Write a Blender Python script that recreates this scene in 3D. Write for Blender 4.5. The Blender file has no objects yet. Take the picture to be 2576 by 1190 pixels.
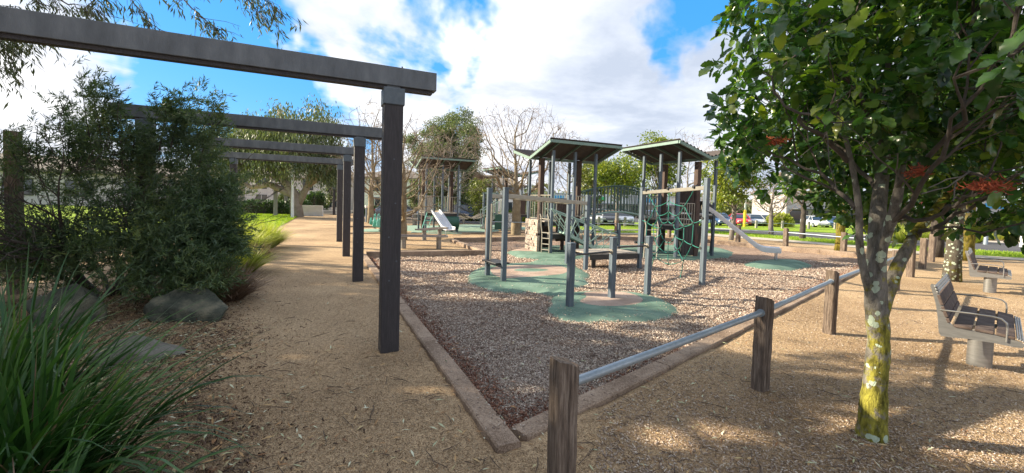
import bpy, math, random
import numpy as np
from mathutils import Vector, Matrix, Quaternion
R=math.radians
S=bpy.context.scene
# ------------------------------------------------------------------ camera
FPX=1070.;CX=1288.;CY=555.;CAMH=1.6;PT=math.atan(47/FPX);RL=0.030
cp,sp=math.cos(PT),math.sin(PT);cr,sr=math.cos(RL),math.sin(RL)
FW=Vector((0,cp,-sp));U0=Vector((0,sp,cp));R0=Vector((1,0,0))
RV=R0*cr+U0*sr;UV=U0*cr-R0*sr
cd=bpy.data.cameras.new('camera');cam=bpy.data.objects.new('camera',cd);S.collection.objects.link(cam);S.camera=cam
cd.sensor_width=36;cd.lens=FPX/2576*36;cd.shift_y=-(595-CY)/2576;cd.clip_end=2000;cd.clip_start=.05
M=Matrix((RV,UV,-FW)).transposed().to_4x4();M.translation=Vector((0,0,CAMH));cam.matrix_world=M
# ------------------------------------------------------------------ sun and sky
EL=R(27);SD=Vector((-.99,.14,0)).normalized()*math.cos(EL)+Vector((0,0,math.sin(EL)))
sl=bpy.data.lights.new('sun','SUN');sl.energy=4.2;sl.angle=R(.5);sl.color=(1,.87,.66)
so=bpy.data.objects.new('sun',sl);S.collection.objects.link(so);so.rotation_euler=SD.to_track_quat('Z','Y').to_euler()
W=bpy.data.worlds.new('World');S.world=W;W.use_nodes=True
S.view_settings.view_transform='Standard';S.view_settings.look='None';S.view_settings.exposure=1.6;S.view_settings.gamma=1
S.render.engine='CYCLES'
try:
    S.cycles.max_bounces=6;S.cycles.transparent_max_bounces=6;S.cycles.use_denoising=True
except Exception: pass

def pray(u,v):
    return RV*((u-CX)/FPX)+UV*(-(v-CY)/FPX)+FW
class NT:
    def __init__(s,tree): s.t=tree;s.n=tree.nodes;s.l=tree.links
    def add(s,typ,**k):
        n=s.n.new(typ)
        ins=k.pop('ins',{})
        for a,b in k.items(): setattr(n,a,b)
        for a,b in ins.items():
            if isinstance(b,bpy.types.NodeSocket): s.l.new(b,n.inputs[a])
            else: n.inputs[a].default_value=b
        return n
    def math(s,op,a,b=0.,clamp=False):
        n=s.n.new('ShaderNodeMath');n.operation=op;n.use_clamp=clamp
        for i,x in enumerate((a,b)):
            if isinstance(x,bpy.types.NodeSocket): s.l.new(x,n.inputs[i])
            else: n.inputs[i].default_value=x
        return n.outputs[0]
    def ramp(s,fac,stops,interp='LINEAR'):
        n=s.n.new('ShaderNodeValToRGB');n.color_ramp.interpolation=interp
        e=n.color_ramp.elements
        while len(e)<len(stops): e.new(.5)
        for el,(p,c) in zip(e,stops):
            el.position=p;el.color=(c,c,c,1) if isinstance(c,(int,float)) else (*c,1)
        s.l.new(fac,n.inputs[0]);return n.outputs[0]
    def mix(s,fac,a,b,blend='MIX'):
        n=s.n.new('ShaderNodeMix');n.data_type='RGBA';n.blend_type=blend
        for i,x in ((0,fac),(6,a),(7,b)):
            if isinstance(x,bpy.types.NodeSocket): s.l.new(x,n.inputs[i])
            else: n.inputs[i].default_value=(*x,1) if isinstance(x,tuple) and len(x)==3 else x
        return n.outputs[2]
def world():
    t=NT(W.node_tree);bg=t.n['Background'];bg.inputs[1].default_value=.1
    sky=t.add('ShaderNodeTexSky',sky_type='NISHITA',sun_disc=False,sun_elevation=EL,sun_rotation=math.atan2(SD.x,SD.y),air_density=1.2,dust_density=.3,ozone_density=3.)
    hs=t.add('ShaderNodeHueSaturation',ins={'Saturation':1.3,'Value':1.0,'Color':sky.outputs[0]})
    blue=t.mix(.78,hs.outputs[0],(.24,1.50,3.7))
    tc=t.add('ShaderNodeTexCoord').outputs['Generated']
    # cloud sheet: project directions on a plane overhead
    sx=t.add('ShaderNodeSeparateXYZ',ins={0:tc})
    z=t.math('ADD',t.math('MAXIMUM',sx.outputs[2],0.0),.14)
    px=t.math('DIVIDE',sx.outputs[0],z);py=t.math('DIVIDE',sx.outputs[1],z)
    cv=t.add('ShaderNodeCombineXYZ',ins={0:px,1:py,2:0.}).outputs[0]
    n1=t.add('ShaderNodeTexNoise',ins={'Vector':cv,'Scale':1.1,'Detail':9.,'Roughness':.56,'Distortion':.5}).outputs[0]
    n2=t.add('ShaderNodeTexNoise',ins={'Vector':tc,'Scale':3.2,'Detail':7.,'Roughness':.55,'Distortion':.3}).outputs[0]
    base=t.math('ADD',t.math('MULTIPLY',n1,1.15),t.math('MULTIPLY',n2,1.0));base=t.math('SUBTRACT',base,.47)
    wn=t.add('ShaderNodeTexNoise',ins={'Vector':tc,'Scale':3.,'Detail':5.,'Roughness':.6}).outputs['Color']
    wv=t.add('ShaderNodeVectorMath',operation='SCALE',ins={0:t.add('ShaderNodeVectorMath',operation='SUBTRACT',ins={0:wn,1:(.5,.5,.5)}).outputs[0],'Scale':.42}).outputs[0]
    wt=t.add('ShaderNodeVectorMath',operation='NORMALIZE',ins={0:t.add('ShaderNodeVectorMath',operation='ADD',ins={0:tc,1:wv}).outputs[0]}).outputs[0]
    # broad gaps and banks of cloud, by direction
    acc=base
    def blob(u,v,rad,amt,sq=None):
        nonlocal acc
        d=pray(u,v).normalized()
        dp=t.add('ShaderNodeVectorMath',operation='DOT_PRODUCT',ins={0:wt,1:tuple(d)}).outputs['Value']
        c=math.cos(math.atan(rad/FPX*.95))
        mr=t.add('ShaderNodeMapRange',interpolation_type='SMOOTHERSTEP',ins={'Value':dp,'From Min':c,'From Max':1.0,'To Min':0.,'To Max':amt}).outputs[0]
        acc=t.math('ADD',acc,mr)
    for b in [(300,40,330,-.22),(560,90,300,-.28),(620,250,330,-.34),(860,300,260,-.22),(1150,40,170,-.32),(1040,110,130,-.16),(1000,240,150,-.12),(1230,55,90,-.12),
              (1660,110,170,-.34),(1780,10,200,-.34),(1560,330,130,-.16),(1720,200,100,-.16),(1180,285,120,-.20),(960,95,230,.24),(740,40,130,.15),(900,190,100,.10),(60,250,380,.26),(130,60,130,.10),(380,190,190,.12),(600,350,240,.08),
              (1450,260,480,.30),(1750,260,380,.30),(1500,60,260,.16),(1300,330,300,.2),(2400,100,600,.12),(1300,150,160,.14),(880,400,150,.14)]: blob(*b)
    mask=t.ramp(acc,[(.38,0.),(.47,.35),(.56,.8),(.68,1.)])
    n3=t.add('ShaderNodeTexNoise',ins={'Vector':cv,'Scale':.9,'Detail':8.,'Roughness':.6,'Distortion':.2}).outputs[0]
    dp=t.add('ShaderNodeVectorMath',operation='DOT_PRODUCT',ins={0:tc,1:tuple(pray(1720,270).normalized())}).outputs['Value']
    dk=t.add('ShaderNodeMapRange',interpolation_type='SMOOTHSTEP',ins={'Value':dp,'From Min':.90,'From Max':1.,'To Min':.07,'To Max':-.06}).outputs[0]
    shade=t.math('ADD',n3,dk)
    ccol=t.ramp(shade,[(.36,(.54,.61,.74)),(.46,(.70,.76,.87)),(.53,(.86,.89,.97)),(.62,(1.16,1.16,1.17))])
    cc=t.mix(1.,ccol,(4.0,4.0,4.0),'MULTIPLY')
    col=t.mix(mask,blue,cc)
    t.l.new(col,bg.inputs[0])
world()
# ------------------------------------------------------------------ geometry helpers
def gz(x,y): return 0. if y<20 else -.015*(y-20)
def G(u,v,z=0.):
    d=pray(u,v);t=(z-CAMH)/d.z;x,y=d.x*t,d.y*t
    if (y>20 or t<0) and z==0.:
        # z=CAMH+dz t = -.015(dy t-20)
        t=(.3-CAMH)/(d.z+.015*d.y);x,y=d.x*t,d.y*t
    return Vector((x,y,gz(x,y) if z==0. else z))
def D(u,v,y):
    d=pray(u,v);t=y/d.y;return Vector((d.x*t,y,CAMH+d.z*t))
E1=Vector((.911,.413,0)).normalized();N1=Vector((-E1.y,E1.x,0));Zv=Vector((0,0,1))
BASE={}
def link(o): S.collection.objects.link(o);return o
def tag(o,label=None,cat=None,group=None,kind=None):
    for k,v in (('label',label),('category',cat),('group',group),('kind',kind)):
        if v: o[k]=v
    return o
def thing(name,loc,label,cat,group=None,rz=0.):
    o=bpy.data.objects.new(name,None);o.location=loc;o.rotation_euler=(0,0,rz);o.empty_display_size=.2;link(o);BASE[o]=Vector(loc);return tag(o,label,cat,group)
def finish(me,name,mat,parent,off,smooth,bevel):
    o=bpy.data.objects.new(name,me);link(o)
    if parent is not None:
        o.parent=parent;BASE[o]=off
    else: BASE[o]=Vector((0,0,0))
    for m in (mat if isinstance(mat,(list,tuple)) else [mat]): me.materials.append(m)
    if smooth is True: me.polygons.foreach_set('use_smooth',[True]*len(me.polygons))
    elif smooth: 
        me.polygons.foreach_set('use_smooth',[True]*len(me.polygons))
        try: me.set_sharp_from_angle(angle=R(smooth))
        except Exception: pass
    if bevel:
        b=o.modifiers.new('bevel','BEVEL');b.width=bevel;b.segments=2;b.limit_method='ANGLE';b.angle_limit=R(40)
    return o
class MB:
    def __init__(s): s.v=[];s.f=[];s.mi=[];s.m=0
    def add(s,vs,fs):
        n=len(s.v);s.v+= [Vector(p) for p in vs];s.f+=[tuple(i+n for i in f) for f in fs];s.mi+=[s.m]*len(fs);return s
    def box(s,c,size,ax=None,ay=None,az=None):
        ax=(ax or Vector((1,0,0))).normalized();az=(az or Zv).normalized();ay=(ay or az.cross(ax)).normalized()
        c=Vector(c);h=[q/2 for q in size]
        vs=[c+ax*(i*h[0])+ay*(j*h[1])+az*(k*h[2]) for k in(-1,1) for j in(-1,1) for i in(-1,1)]
        fs=[(0,2,3,1),(4,5,7,6),(0,1,5,4),(2,6,7,3),(0,4,6,2),(1,3,7,5)]
        if ax.cross(ay).dot(az)<0: fs=[f[::-1] for f in fs]
        return s.add(vs,fs)
    def bar(s,p,q,w,h,up=Zv):
        p,q=Vector(p),Vector(q);d=(q-p);L=d.length;d.normalize()
        side=up.cross(d)
        if side.length<1e-3: side=Vector((1,0,0)).cross(d) if abs(d.x)<.9 else Vector((0,1,0)).cross(d)
        side.normalize();u2=d.cross(side)
        return s.box((p+q)/2,(L,w,h),d,side,u2)
    def tube(s,pts,rad,n=8,cap=True,twist=0.):
        pts=[Vector(p) for p in pts]
        if not hasattr(rad,'__len__'): rad=[rad]*len(pts)
        vs=[];prev=None
        for i,p in enumerate(pts):
            d=(pts[min(i+1,len(pts)-1)]-pts[max(i-1,0)])
            if d.length<1e-9: d=Vector((0,0,1))
            d.normalize()
            if prev is None:
                a=d.cross(Zv if abs(d.z)<.9 else Vector((1,0,0))).normalized()
            else:
                a=prev-d*prev.dot(d)
                a=a.normalized() if a.length>1e-6 else d.cross(Vector((1,0,0))).normalized()
            prev=a;b=d.cross(a)
            for k in range(n):
                t=2*math.pi*k/n+twist;vs.append(p+(a*math.cos(t)+b*math.sin(t))*rad[i])
        fs=[]
        for i in range(len(pts)-1):
            for k in range(n):
                k2=(k+1)%n;fs.append((i*n+k,i*n+k2,(i+1)*n+k2,(i+1)*n+k))
        if cap: fs+= [tuple(range(n))[::-1],tuple((len(pts)-1)*n+k for k in range(n))]
        return s.add(vs,fs)
    def prism(s,outline,dvec):
        o=[Vector(p) for p in outline];n=len(o);dv=Vector(dvec)
        return s.add(o+[p+dv for p in o],[tuple(range(n)),tuple(range(2*n-1,n-1,-1))]+[(i,i+n,(i+1)%n+n,(i+1)%n) for i in range(n)])
    def loft(s,rings,caps=True):
        n=len(rings[0]);vs=[p for r in rings for p in r];fs=[]
        for i in range(len(rings)-1):
            for k in range(n):
                k2=(k+1)%n;fs.append((i*n+k,i*n+k2,(i+1)*n+k2,(i+1)*n+k))
        if caps: fs+=[tuple(range(n))[::-1],tuple((len(rings)-1)*n+k for k in range(n))]
        return s.add(vs,fs)
    def build(s,name,mat,parent=None,smooth=False,bevel=0.,fix=False):
        off=BASE.get(parent,Vector((0,0,0))) if parent is not None else Vector((0,0,0))
        me=bpy.data.meshes.new(name);me.from_pydata([tuple(p-off) for p in s.v],[],s.f)
        if any(s.mi): me.polygons.foreach_set('material_index',s.mi)
        me.update()
        if fix:
            import bmesh
            bm=bmesh.new();bm.from_mesh(me);bmesh.ops.recalc_face_normals(bm,faces=bm.faces);bm.to_mesh(me);bm.free()
        return finish(me,name,mat,parent,off,smooth,bevel)
def np_mesh(name,V,F,mat,parent=None,smooth=False):
    off=BASE.get(parent,Vector((0,0,0))) if parent is not None else Vector((0,0,0))
    V=np.asarray(V,dtype=np.float32)-np.array(off,dtype=np.float32);F=np.asarray(F,dtype=np.int32);k=F.shape[1]
    me=bpy.data.meshes.new(name);me.vertices.add(len(V));me.vertices.foreach_set('co',V.ravel())
    me.loops.add(F.size);me.loops.foreach_set('vertex_index',F.ravel())
    me.polygons.add(len(F));me.polygons.foreach_set('loop_start',np.arange(0,F.size,k,dtype=np.int32))
    me.update(calc_edges=True)
    return finish(me,name,mat,parent,off,smooth,0)
def norm(a): return a/np.maximum(np.linalg.norm(a,axis=1,keepdims=True),1e-9)
def scatter(tv,tf,P,X,Y,Zd,sc):
    """copies of a template (tv,tf) at P with frame X,Y,Z and scale sc"""
    tv=np.asarray(tv,float);tf=np.asarray(tf,int);n=len(P);m=len(tv)
    sc=np.asarray(sc).reshape(-1,1,1)
    V=P[:,None,:]+sc*(tv[None,:,0:1]*X[:,None,:]+tv[None,:,1:2]*Y[:,None,:]+tv[None,:,2:3]*Zd[:,None,:])
    F=tf[None]+(np.arange(n)*m)[:,None,None]
    return V.reshape(-1,3),F.reshape(-1,tf.shape[1])
def frames(dirs,rs,upbias=.0):
    X=norm(dirs);r=norm(rs.normal(size=dirs.shape)+np.array([0,0,upbias]));Z=norm(r-X*(r*X).sum(1,keepdims=True));Y=np.cross(Z,X);return X,Y,Z
def copy_tree(o,parent=None,inherit=True):
    c=o.copy();link(c)
    if parent is not None: c.parent=parent
    for ch in list(o.children): copy_tree(ch,c)
    return c
# ------------------------------------------------------------------ materials
def mat(name,c1,c2=None,scale=6.,rough=.7,metal=0.,bump=0.,bscale=None,stretch=(1,1,1),c3=None,spec=.5,detail=6.,isl=0.,mid=.5,wid=.25,coat=0.):
    m=bpy.data.materials.new(name);m.use_nodes=True;t=NT(m.node_tree);p=t.n['Principled BSDF']
    p.inputs['Roughness'].default_value=rough;p.inputs['Metallic'].default_value=metal;p.inputs['Specular IOR Level'].default_value=spec
    if coat: p.inputs['Coat Weight'].default_value=coat
    tc=t.add('ShaderNodeTexCoord').outputs['Object']
    mp=t.add('ShaderNodeMapping',ins={'Vector':tc,'Scale':stretch}).outputs[0]
    n=t.add('ShaderNodeTexNoise',ins={'Vector':mp,'Scale':scale,'Detail':detail,'Roughness':.62}).outputs[0]
    c2=c2 or c1
    st=[(mid-wid,c1),(mid+wid,c2)] if c3 is None else [(mid-wid,c1),(mid,c2),(mid+wid,c3)]
    if c2!=c1 or c3:
        col=t.ramp(n,st)
    else: col=None
    if isl:
        g=t.add('ShaderNodeNewGeometry').outputs['Random Per Island']
        v=t.math('ADD',t.math('MULTIPLY',g,2*isl),1-isl)
        hv=t.add('ShaderNodeHueSaturation',ins={'Value':v});
        if col: t.l.new(col,hv.inputs['Color'])
        else: hv.inputs['Color'].default_value=(*c1,1)
        col=hv.outputs[0]
    if col: t.l.new(col,p.inputs['Base Color'])
    else: p.inputs['Base Color'].default_value=(*c1,1)
    if bump:
        n2=t.add('ShaderNodeTexNoise',ins={'Vector':mp,'Scale':bscale or scale*4,'Detail':5.,'Roughness':.65}).outputs[0]
        b=t.add('ShaderNodeBump',ins={'Strength':bump,'Distance':.02,'Height':n2});t.l.new(b.outputs[0],p.inputs['Normal'])
    return m
def leafmat(name,stops,trans=.35,rough=.45,tcol=(1.,1.15,.45),gloss=.5):
    m=bpy.data.materials.new(name);m.use_nodes=True;t=NT(m.node_tree);p=t.n['Principled BSDF'];out=t.n['Material Output']
    g=t.add('ShaderNodeNewGeometry').outputs['Random Per Island']
    tc=t.add('ShaderNodeTexCoord').outputs['Object']
    n=t.add('ShaderNodeTexNoise',ins={'Vector':tc,'Scale':1.3,'Detail':2.}).outputs[0]
    f=t.math('ADD',t.math('MULTIPLY',g,.65),t.math('MULTIPLY',t.math('SUBTRACT',n,.5),1.3));f=t.math('ADD',f,.17,True)
    col=t.ramp(f,stops);t.l.new(col,p.inputs['Base Color']);p.inputs['Roughness'].default_value=rough;p.inputs['Specular IOR Level'].default_value=gloss
    tr=t.add('ShaderNodeBsdfTranslucent',ins={'Color':t.mix(1.,col,tcol,'MULTIPLY')})
    mx=t.add('ShaderNodeMixShader',ins={0:trans});t.l.new(p.outputs[0],mx.inputs[1]);t.l.new(tr.outputs[0],mx.inputs[2]);t.l.new(mx.outputs[0],out.inputs[0])
    return m
def groundmat(name,cols,fs,bump,dist=.012,big=.35,bigamt=.35,rough=.95,vor=None):
    m=bpy.data.materials.new(name);m.use_nodes=True;t=NT(m.node_tree);p=t.n['Principled BSDF'];p.inputs['Roughness'].default_value=rough;p.inputs['Specular IOR Level'].default_value=.15
    tc=t.add('ShaderNodeTexCoord').outputs['Object']
    nb=t.add('ShaderNodeTexNoise',ins={'Vector':tc,'Scale':big,'Detail':6.,'Roughness':.6}).outputs[0]
    nf=t.add('ShaderNodeTexNoise',ins={'Vector':tc,'Scale':fs,'Detail':6.,'Roughness':.75}).outputs[0]
    vo=t.add('ShaderNodeTexVoronoi',ins={'Vector':tc,'Scale':vor or fs*3,'Randomness':1.})
    vr=t.add('ShaderNodeSeparateColor',ins={0:vo.outputs['Color']}).outputs[0]
    f=t.math('ADD',t.math('MULTIPLY',nf,.55),t.math('MULTIPLY',vr,.30))
    f=t.math('ADD',f,t.math('MULTIPLY',t.math('SUBTRACT',nb,.5),bigamt*2))
    t.l.new(t.ramp(f,cols),p.inputs['Base Color'])
    hh=t.math('ADD',nf,t.math('MULTIPLY',t.math('SUBTRACT',1.,vo.outputs['Distance']),.5))
    b=t.add('ShaderNodeBump',ins={'Strength':bump,'Distance':dist,'Height':hh});t.l.new(b.outputs[0],p.inputs['Normal'])
    return m
M_={}
M_['sand']=groundmat('decomposed granite',[(.18,(.13,.08,.042)),(.36,(.29,.205,.125)),(.5,(.44,.31,.185)),(.66,(.58,.43,.265)),(.85,(.71,.59,.43))],26,.75,.014,big=.5,bigamt=.30,vor=140)
M_['mulch']=groundmat('wood mulch',[(.15,(.07,.045,.033)),(.35,(.21,.14,.10)),(.52,(.37,.27,.21)),(.7,(.50,.40,.32)),(.9,(.62,.52,.44))],22,1.,.03,big=.6,bigamt=.2,vor=52)
M_['grass']=groundmat('lawn grass',[(.2,(.09,.15,.015)),(.45,(.22,.33,.025)),(.7,(.37,.47,.05))],30,.9,.03,big=.5,bigamt=.35)
M_['asphalt']=groundmat('asphalt',[(.2,(.05,.05,.055)),(.6,(.10,.10,.108)),(.9,(.18,.18,.18))],60,.4,.006,bigamt=.2)
M_['paver']=groundmat('pale footpath',[(.2,(.32,.28,.23)),(.6,(.46,.41,.34)),(.9,(.58,.52,.44))],40,.3,.006,bigamt=.2)
M_['kerb']=groundmat('kerb sandstone',[(.2,(.13,.09,.065)),(.45,(.29,.215,.16)),(.65,(.40,.31,.235)),(.9,(.5,.41,.32))],30,.5,.008,big=1.6,bigamt=.45,vor=160)
M_['steel']=mat('galvanised beam',(.065,.072,.080),(.115,.127,.140),7,.6,.15,.12,60,(1,1,.35),c3=(.18,.195,.21),wid=.3)
M_['steelface']=mat('weathered zinc cap',(.075,.095,.115),(.12,.145,.165),20,.6,.2,.1)
M_['timber']=mat('dark stained timber',(.024,.021,.024),(.042,.038,.042),14,.65,0,.5,60,(6,6,.45),c3=(.068,.060,.063),wid=.3)
M_['oldwood']=mat('weathered timber',(.055,.040,.030),(.17,.125,.095),9,.85,0,.95,34,(7,7,.55),c3=(.33,.265,.21),wid=.2)
M_['galv']=mat('galvanised pipe',(.24,.29,.34),(.36,.42,.47),16,.5,.5,.04)
M_['pmetal']=mat('blue grey powder coat',(.065,.09,.115),(.095,.125,.155),7,.55,.1,.06,80,c3=(.13,.165,.195),stretch=(1,1,.25),wid=.2)
M_['pgreen']=mat('sage green steel',(.24,.36,.31),(.33,.46,.40),8,.5,.1,.03)
M_['dgreensteel']=mat('dark sage steel',(.045,.085,.07),(.08,.135,.11),8,.55,.1,.03)
M_['pgreenroof']=mat('sage roof trim',(.13,.20,.17),(.19,.28,.24),8,.6,.1,.03)
M_['beigedark']=mat('darkened cream bar',(.16,.15,.125),(.22,.205,.17),10,.6,.1,.03)  # cream darkened in colour so the sunlit top bar renders less bright
M_['beige']=mat('cream steel',(.27,.245,.20),(.36,.33,.27),10,.5,.1,.03)
M_['roof']=mat('corrugated brown roof',(.035,.026,.024),(.075,.06,.053),7,.8,0,.2)
M_['pwood']=mat('playground timber',(.03,.019,.016),(.07,.045,.036),10,.8,0,.5,40,(5,5,.6),c3=(.12,.08,.062))
M_['black']=mat('black plastic',(.015,.015,.016),(.03,.03,.031),9,.5,0,.05)
M_['deck']=mat('grey deck boards',(.16,.14,.12),(.32,.28,.24),10,.8,0,.3,c3=(.42,.38,.33))
M_['rope']=mat('teal rope',(.012,.15,.11),(.025,.25,.19),60,.7,0,.5,220)
M_['blackrope']=mat('dark rope',(.02,.02,.02),(.04,.035,.03),60,.8)
M_['stainless']=mat('stainless steel',(.22,.22,.215),(.34,.335,.325),7,.42,.75,.06,90,(1,1,6))
M_['slideSteel']=mat('slide steel',(.68,.70,.74),(.80,.82,.85),3,.42,.4,.02)
M_['brownslat']=mat('brown composite slat',(.05,.036,.032),(.10,.075,.066),8,.85,0,.35,60,(1,1,1),c3=(.15,.12,.105),spec=.15)
M_['wallrock']=mat('climbing wall',(.22,.17,.135),(.40,.33,.27),9,.85,0,.9,18,(1,1,2.6),c3=(.54,.47,.40),wid=.18)
M_['white']=mat('white paint',(.62,.62,.6),(.78,.78,.76),5,.5)
M_['bluegreen']=mat('faded blue sign',(.04,.25,.5),(.05,.35,.6),5,.5)
M_['sprgreen']=mat('mint plastic',(.12,.42,.33),(.18,.52,.42),5,.4)
M_['dgreen']=mat('dark green plastic',(.01,.07,.045),(.02,.10,.07),6,.4)
M_['render_']=mat('pale render',(.40,.385,.36),(.50,.48,.45),3,.9,0,.1)
M_['render2']=mat('white render',(.60,.60,.58),(.72,.71,.69),3,.9)
M_['tile']=mat('roof tile',(.12,.10,.085),(.22,.19,.16),3,.85,0,.5,20,(1,1,3))
M_['glassdark']=mat('window glass',(.02,.03,.04),None,3,.08,0,spec=.8)
M_['rock']=mat('basalt boulder',(.03,.036,.03),(.075,.08,.062),4.,.95,0,1.,22,c3=(.19,.175,.125),wid=.18,spec=.2)
M_['palerock']=mat('pale boulder',(.08,.075,.06),(.15,.14,.115),5,.95,0,1.,24,c3=(.2,.19,.16))
def rubber():
    m=bpy.data.materials.new('green rubber surfacing');m.use_nodes=True;t=NT(m.node_tree);p=t.n['Principled BSDF'];p.inputs['Roughness'].default_value=.92;p.inputs['Specular IOR Level'].default_value=.2
    tc=t.add('ShaderNodeTexCoord').outputs['Object']
    a=t.add('ShaderNodeAttribute',attribute_name='inset').outputs['Fac']
    nf=t.add('ShaderNodeTexNoise',ins={'Vector':tc,'Scale':90.,'Detail':3.,'Roughness':.7}).outputs[0]
    nb=t.add('ShaderNodeTexNoise',ins={'Vector':tc,'Scale':1.7,'Detail':6.,'Roughness':.65}).outputs[0]
    f=t.math('ADD',t.math('MULTIPLY',nf,.35),t.math('MULTIPLY',nb,.65))
    g=t.ramp(f,[(.34,(.065,.115,.088)),(.5,(.125,.20,.155)),(.64,(.19,.275,.215))])
    tn=t.ramp(f,[(.36,(.24,.17,.13)),(.5,(.34,.255,.205)),(.64,(.44,.34,.28))])
    k=t.math('GREATER_THAN',t.math('ADD',a,t.math('MULTIPLY',t.math('SUBTRACT',nf,.5),.04)),0.)
    t.l.new(t.mix(k,g,tn),p.inputs['Base Color'])
    b=t.add('ShaderNodeBump',ins={'Strength':.5,'Distance':.006,'Height':nf});t.l.new(b.outputs[0],p.inputs['Normal'])
    return m
M_['rubber']=rubber()
def chipmat(name,stops):
    m=bpy.data.materials.new(name);m.use_nodes=True;t=NT(m.node_tree);p=t.n['Principled BSDF'];p.inputs['Roughness'].default_value=.85;p.inputs['Specular IOR Level'].default_value=.25
    g=t.add('ShaderNodeNewGeometry').outputs['Random Per Island'];t.l.new(t.ramp(g,stops),p.inputs['Base Color']);return m
M_['chips']=chipmat('loose wood chips',[(0,(.13,.085,.065)),(.25,(.31,.23,.185)),(.55,(.52,.415,.34)),(.85,(.68,.58,.49)),(1,(.74,.67,.58))])
M_['bedchips']=chipmat('dark bed mulch',[(0,(.05,.03,.02)),(.5,(.13,.08,.055)),(1,(.30,.2,.14))])
M_['redbark']=chipmat('red bark chips',[(0,(.10,.04,.025)),(.5,(.26,.115,.075)),(1,(.42,.24,.16))])
M_['gravel']=chipmat('gravel grains',[(0,(.17,.11,.065)),(.4,(.36,.25,.145)),(.8,(.50,.38,.24)),(1,(.64,.54,.39))])
M_['litter']=chipmat('fallen leaves',[(0,(.17,.085,.045)),(.35,(.33,.19,.09)),(.6,(.46,.31,.15)),(.8,(.36,.40,.24)),(1,(.60,.60,.46))])
M_['stick']=mat('fallen twigs',(.045,.03,.022),(.11,.08,.06),20,.9)
# trunk of the near tree: grey bark, yellow-green moss low down, pale lichen spots
def bark(name,dark,light,moss=0.,mosscol=(.42,.38,.02),lich=0.,zlo=.1,zhi=1.1,vs=26.):
    m=bpy.data.materials.new(name);m.use_nodes=True;t=NT(m.node_tree);p=t.n['Principled BSDF'];p.inputs['Roughness'].default_value=.92;p.inputs['Specular IOR Level'].default_value=.2
    tc=t.add('ShaderNodeTexCoord').outputs['Object'];sx=t.add('ShaderNodeSeparateXYZ',ins={0:tc})
    mp=t.add('ShaderNodeMapping',ins={'Vector':tc,'Scale':(1,1,.33)}).outputs[0]
    n=t.add('ShaderNodeTexNoise',ins={'Vector':mp,'Scale':vs,'Detail':7.,'Roughness':.7}).outputs[0]
    vo=t.add('ShaderNodeTexVoronoi',feature='DISTANCE_TO_EDGE',ins={'Vector':t.add('ShaderNodeVectorMath',operation='ADD',ins={0:mp,1:t.add('ShaderNodeVectorMath',operation='SCALE',ins={0:t.add('ShaderNodeTexNoise',ins={'Vector':mp,'Scale':14.}).outputs['Color'],'Scale':.05}).outputs[0]}).outputs[0],'Scale':vs*1.6}).outputs['Distance']
    crack=t.ramp(vo,[(0.,0.),(.12,1.)])
    col=t.ramp(n,[(.3,dark),(.7,light)])
    if moss:
        n2=t.add('ShaderNodeTexNoise',ins={'Vector':tc,'Scale':7.,'Detail':7.,'Roughness':.7}).outputs[0]
        hz=t.add('ShaderNodeMapRange',ins={'Value':sx.outputs[2],'From Min':zlo,'From Max':zhi,'To Min':.17*moss,'To Max':-.12}).outputs[0]
        sd=t.math('MULTIPLY',sx.outputs[0],.5)
        k=t.ramp(t.math('ADD',t.math('ADD',n2,hz),sd),[(.50,0.),(.58,1.)])
        mc=t.ramp(n,[(.40,tuple(c*.22 for c in mosscol)),(.52,tuple(c*.6 for c in mosscol)),(.66,mosscol)])
        col=t.mix(k,col,mc)
    if lich:
        v2=t.add('ShaderNodeTexVoronoi',ins={'Vector':tc,'Scale':13.}).outputs['Distance']
        n4=t.add('ShaderNodeTexNoise',ins={'Vector':tc,'Scale':40.,'Detail':4.}).outputs[0]
        n5=t.add('ShaderNodeTexNoise',ins={'Vector':tc,'Scale':4.5}).outputs[0]
        q=t.math('ADD',t.math('ADD',v2,t.math('MULTIPLY',n4,.5)),t.math('MULTIPLY',n5,-.9));q=t.math('SUBTRACT',q,.04)
        k=t.ramp(q,[(-.10+.08*lich,1.),(-.05+.08*lich,0.)])
        col=t.mix(k,col,(.40,.47,.36))
    col=t.mix(t.math('MULTIPLY',t.math('SUBTRACT',1.,crack),.12),col,tuple(c*.35 for c in dark))
    t.l.new(col,p.inputs['Base Color'])
    b=t.add('ShaderNodeBump',ins={'Strength':1.,'Distance':.014,'Height':t.math('ADD',t.math('MULTIPLY',crack,.12),n)});t.l.new(b.outputs[0],p.inputs['Normal'])
    return m
M_['barkmoss']=bark('mossy bark',(.06,.055,.045),(.26,.24,.21),1.,(.33,.30,.05),lich=.25,zhi=1.5)
M_['barklich']=bark('lichened bark',(.05,.042,.032),(.13,.115,.09),.35,(.16,.15,.03),lich=2.0,vs=16)
M_['barkyel']=bark('mossy ochre bark',(.07,.06,.03),(.2,.17,.08),1.6,(.26,.21,.03),zhi=3.,vs=16)
M_['barkgrey']=mat('grey bark',(.07,.06,.052),(.17,.15,.13),8,.9,0,.7,30,(3,3,.6),c3=(.26,.23,.2))
M_['twigdark']=mat('grey brown boughs',(.05,.042,.036),(.11,.095,.08),20,.9,0,.4)
M_['barkdark']=mat('dark bark',(.03,.024,.02),(.08,.066,.055),8,.9,0,.7,30,(3,3,.6))
M_['barklit']=mat('ochre bare bark',(.10,.075,.045),(.21,.165,.10),4,.9,0,.5,30,c3=(.30,.245,.16))
M_['twig']=mat('pale brown twigs',(.16,.12,.09),(.27,.21,.16),1.2,.9)
M_['gumbark']=mat('gum bark',(.16,.12,.095),(.34,.28,.235),1.6,.85,0,.3,c3=(.46,.41,.37))
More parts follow.
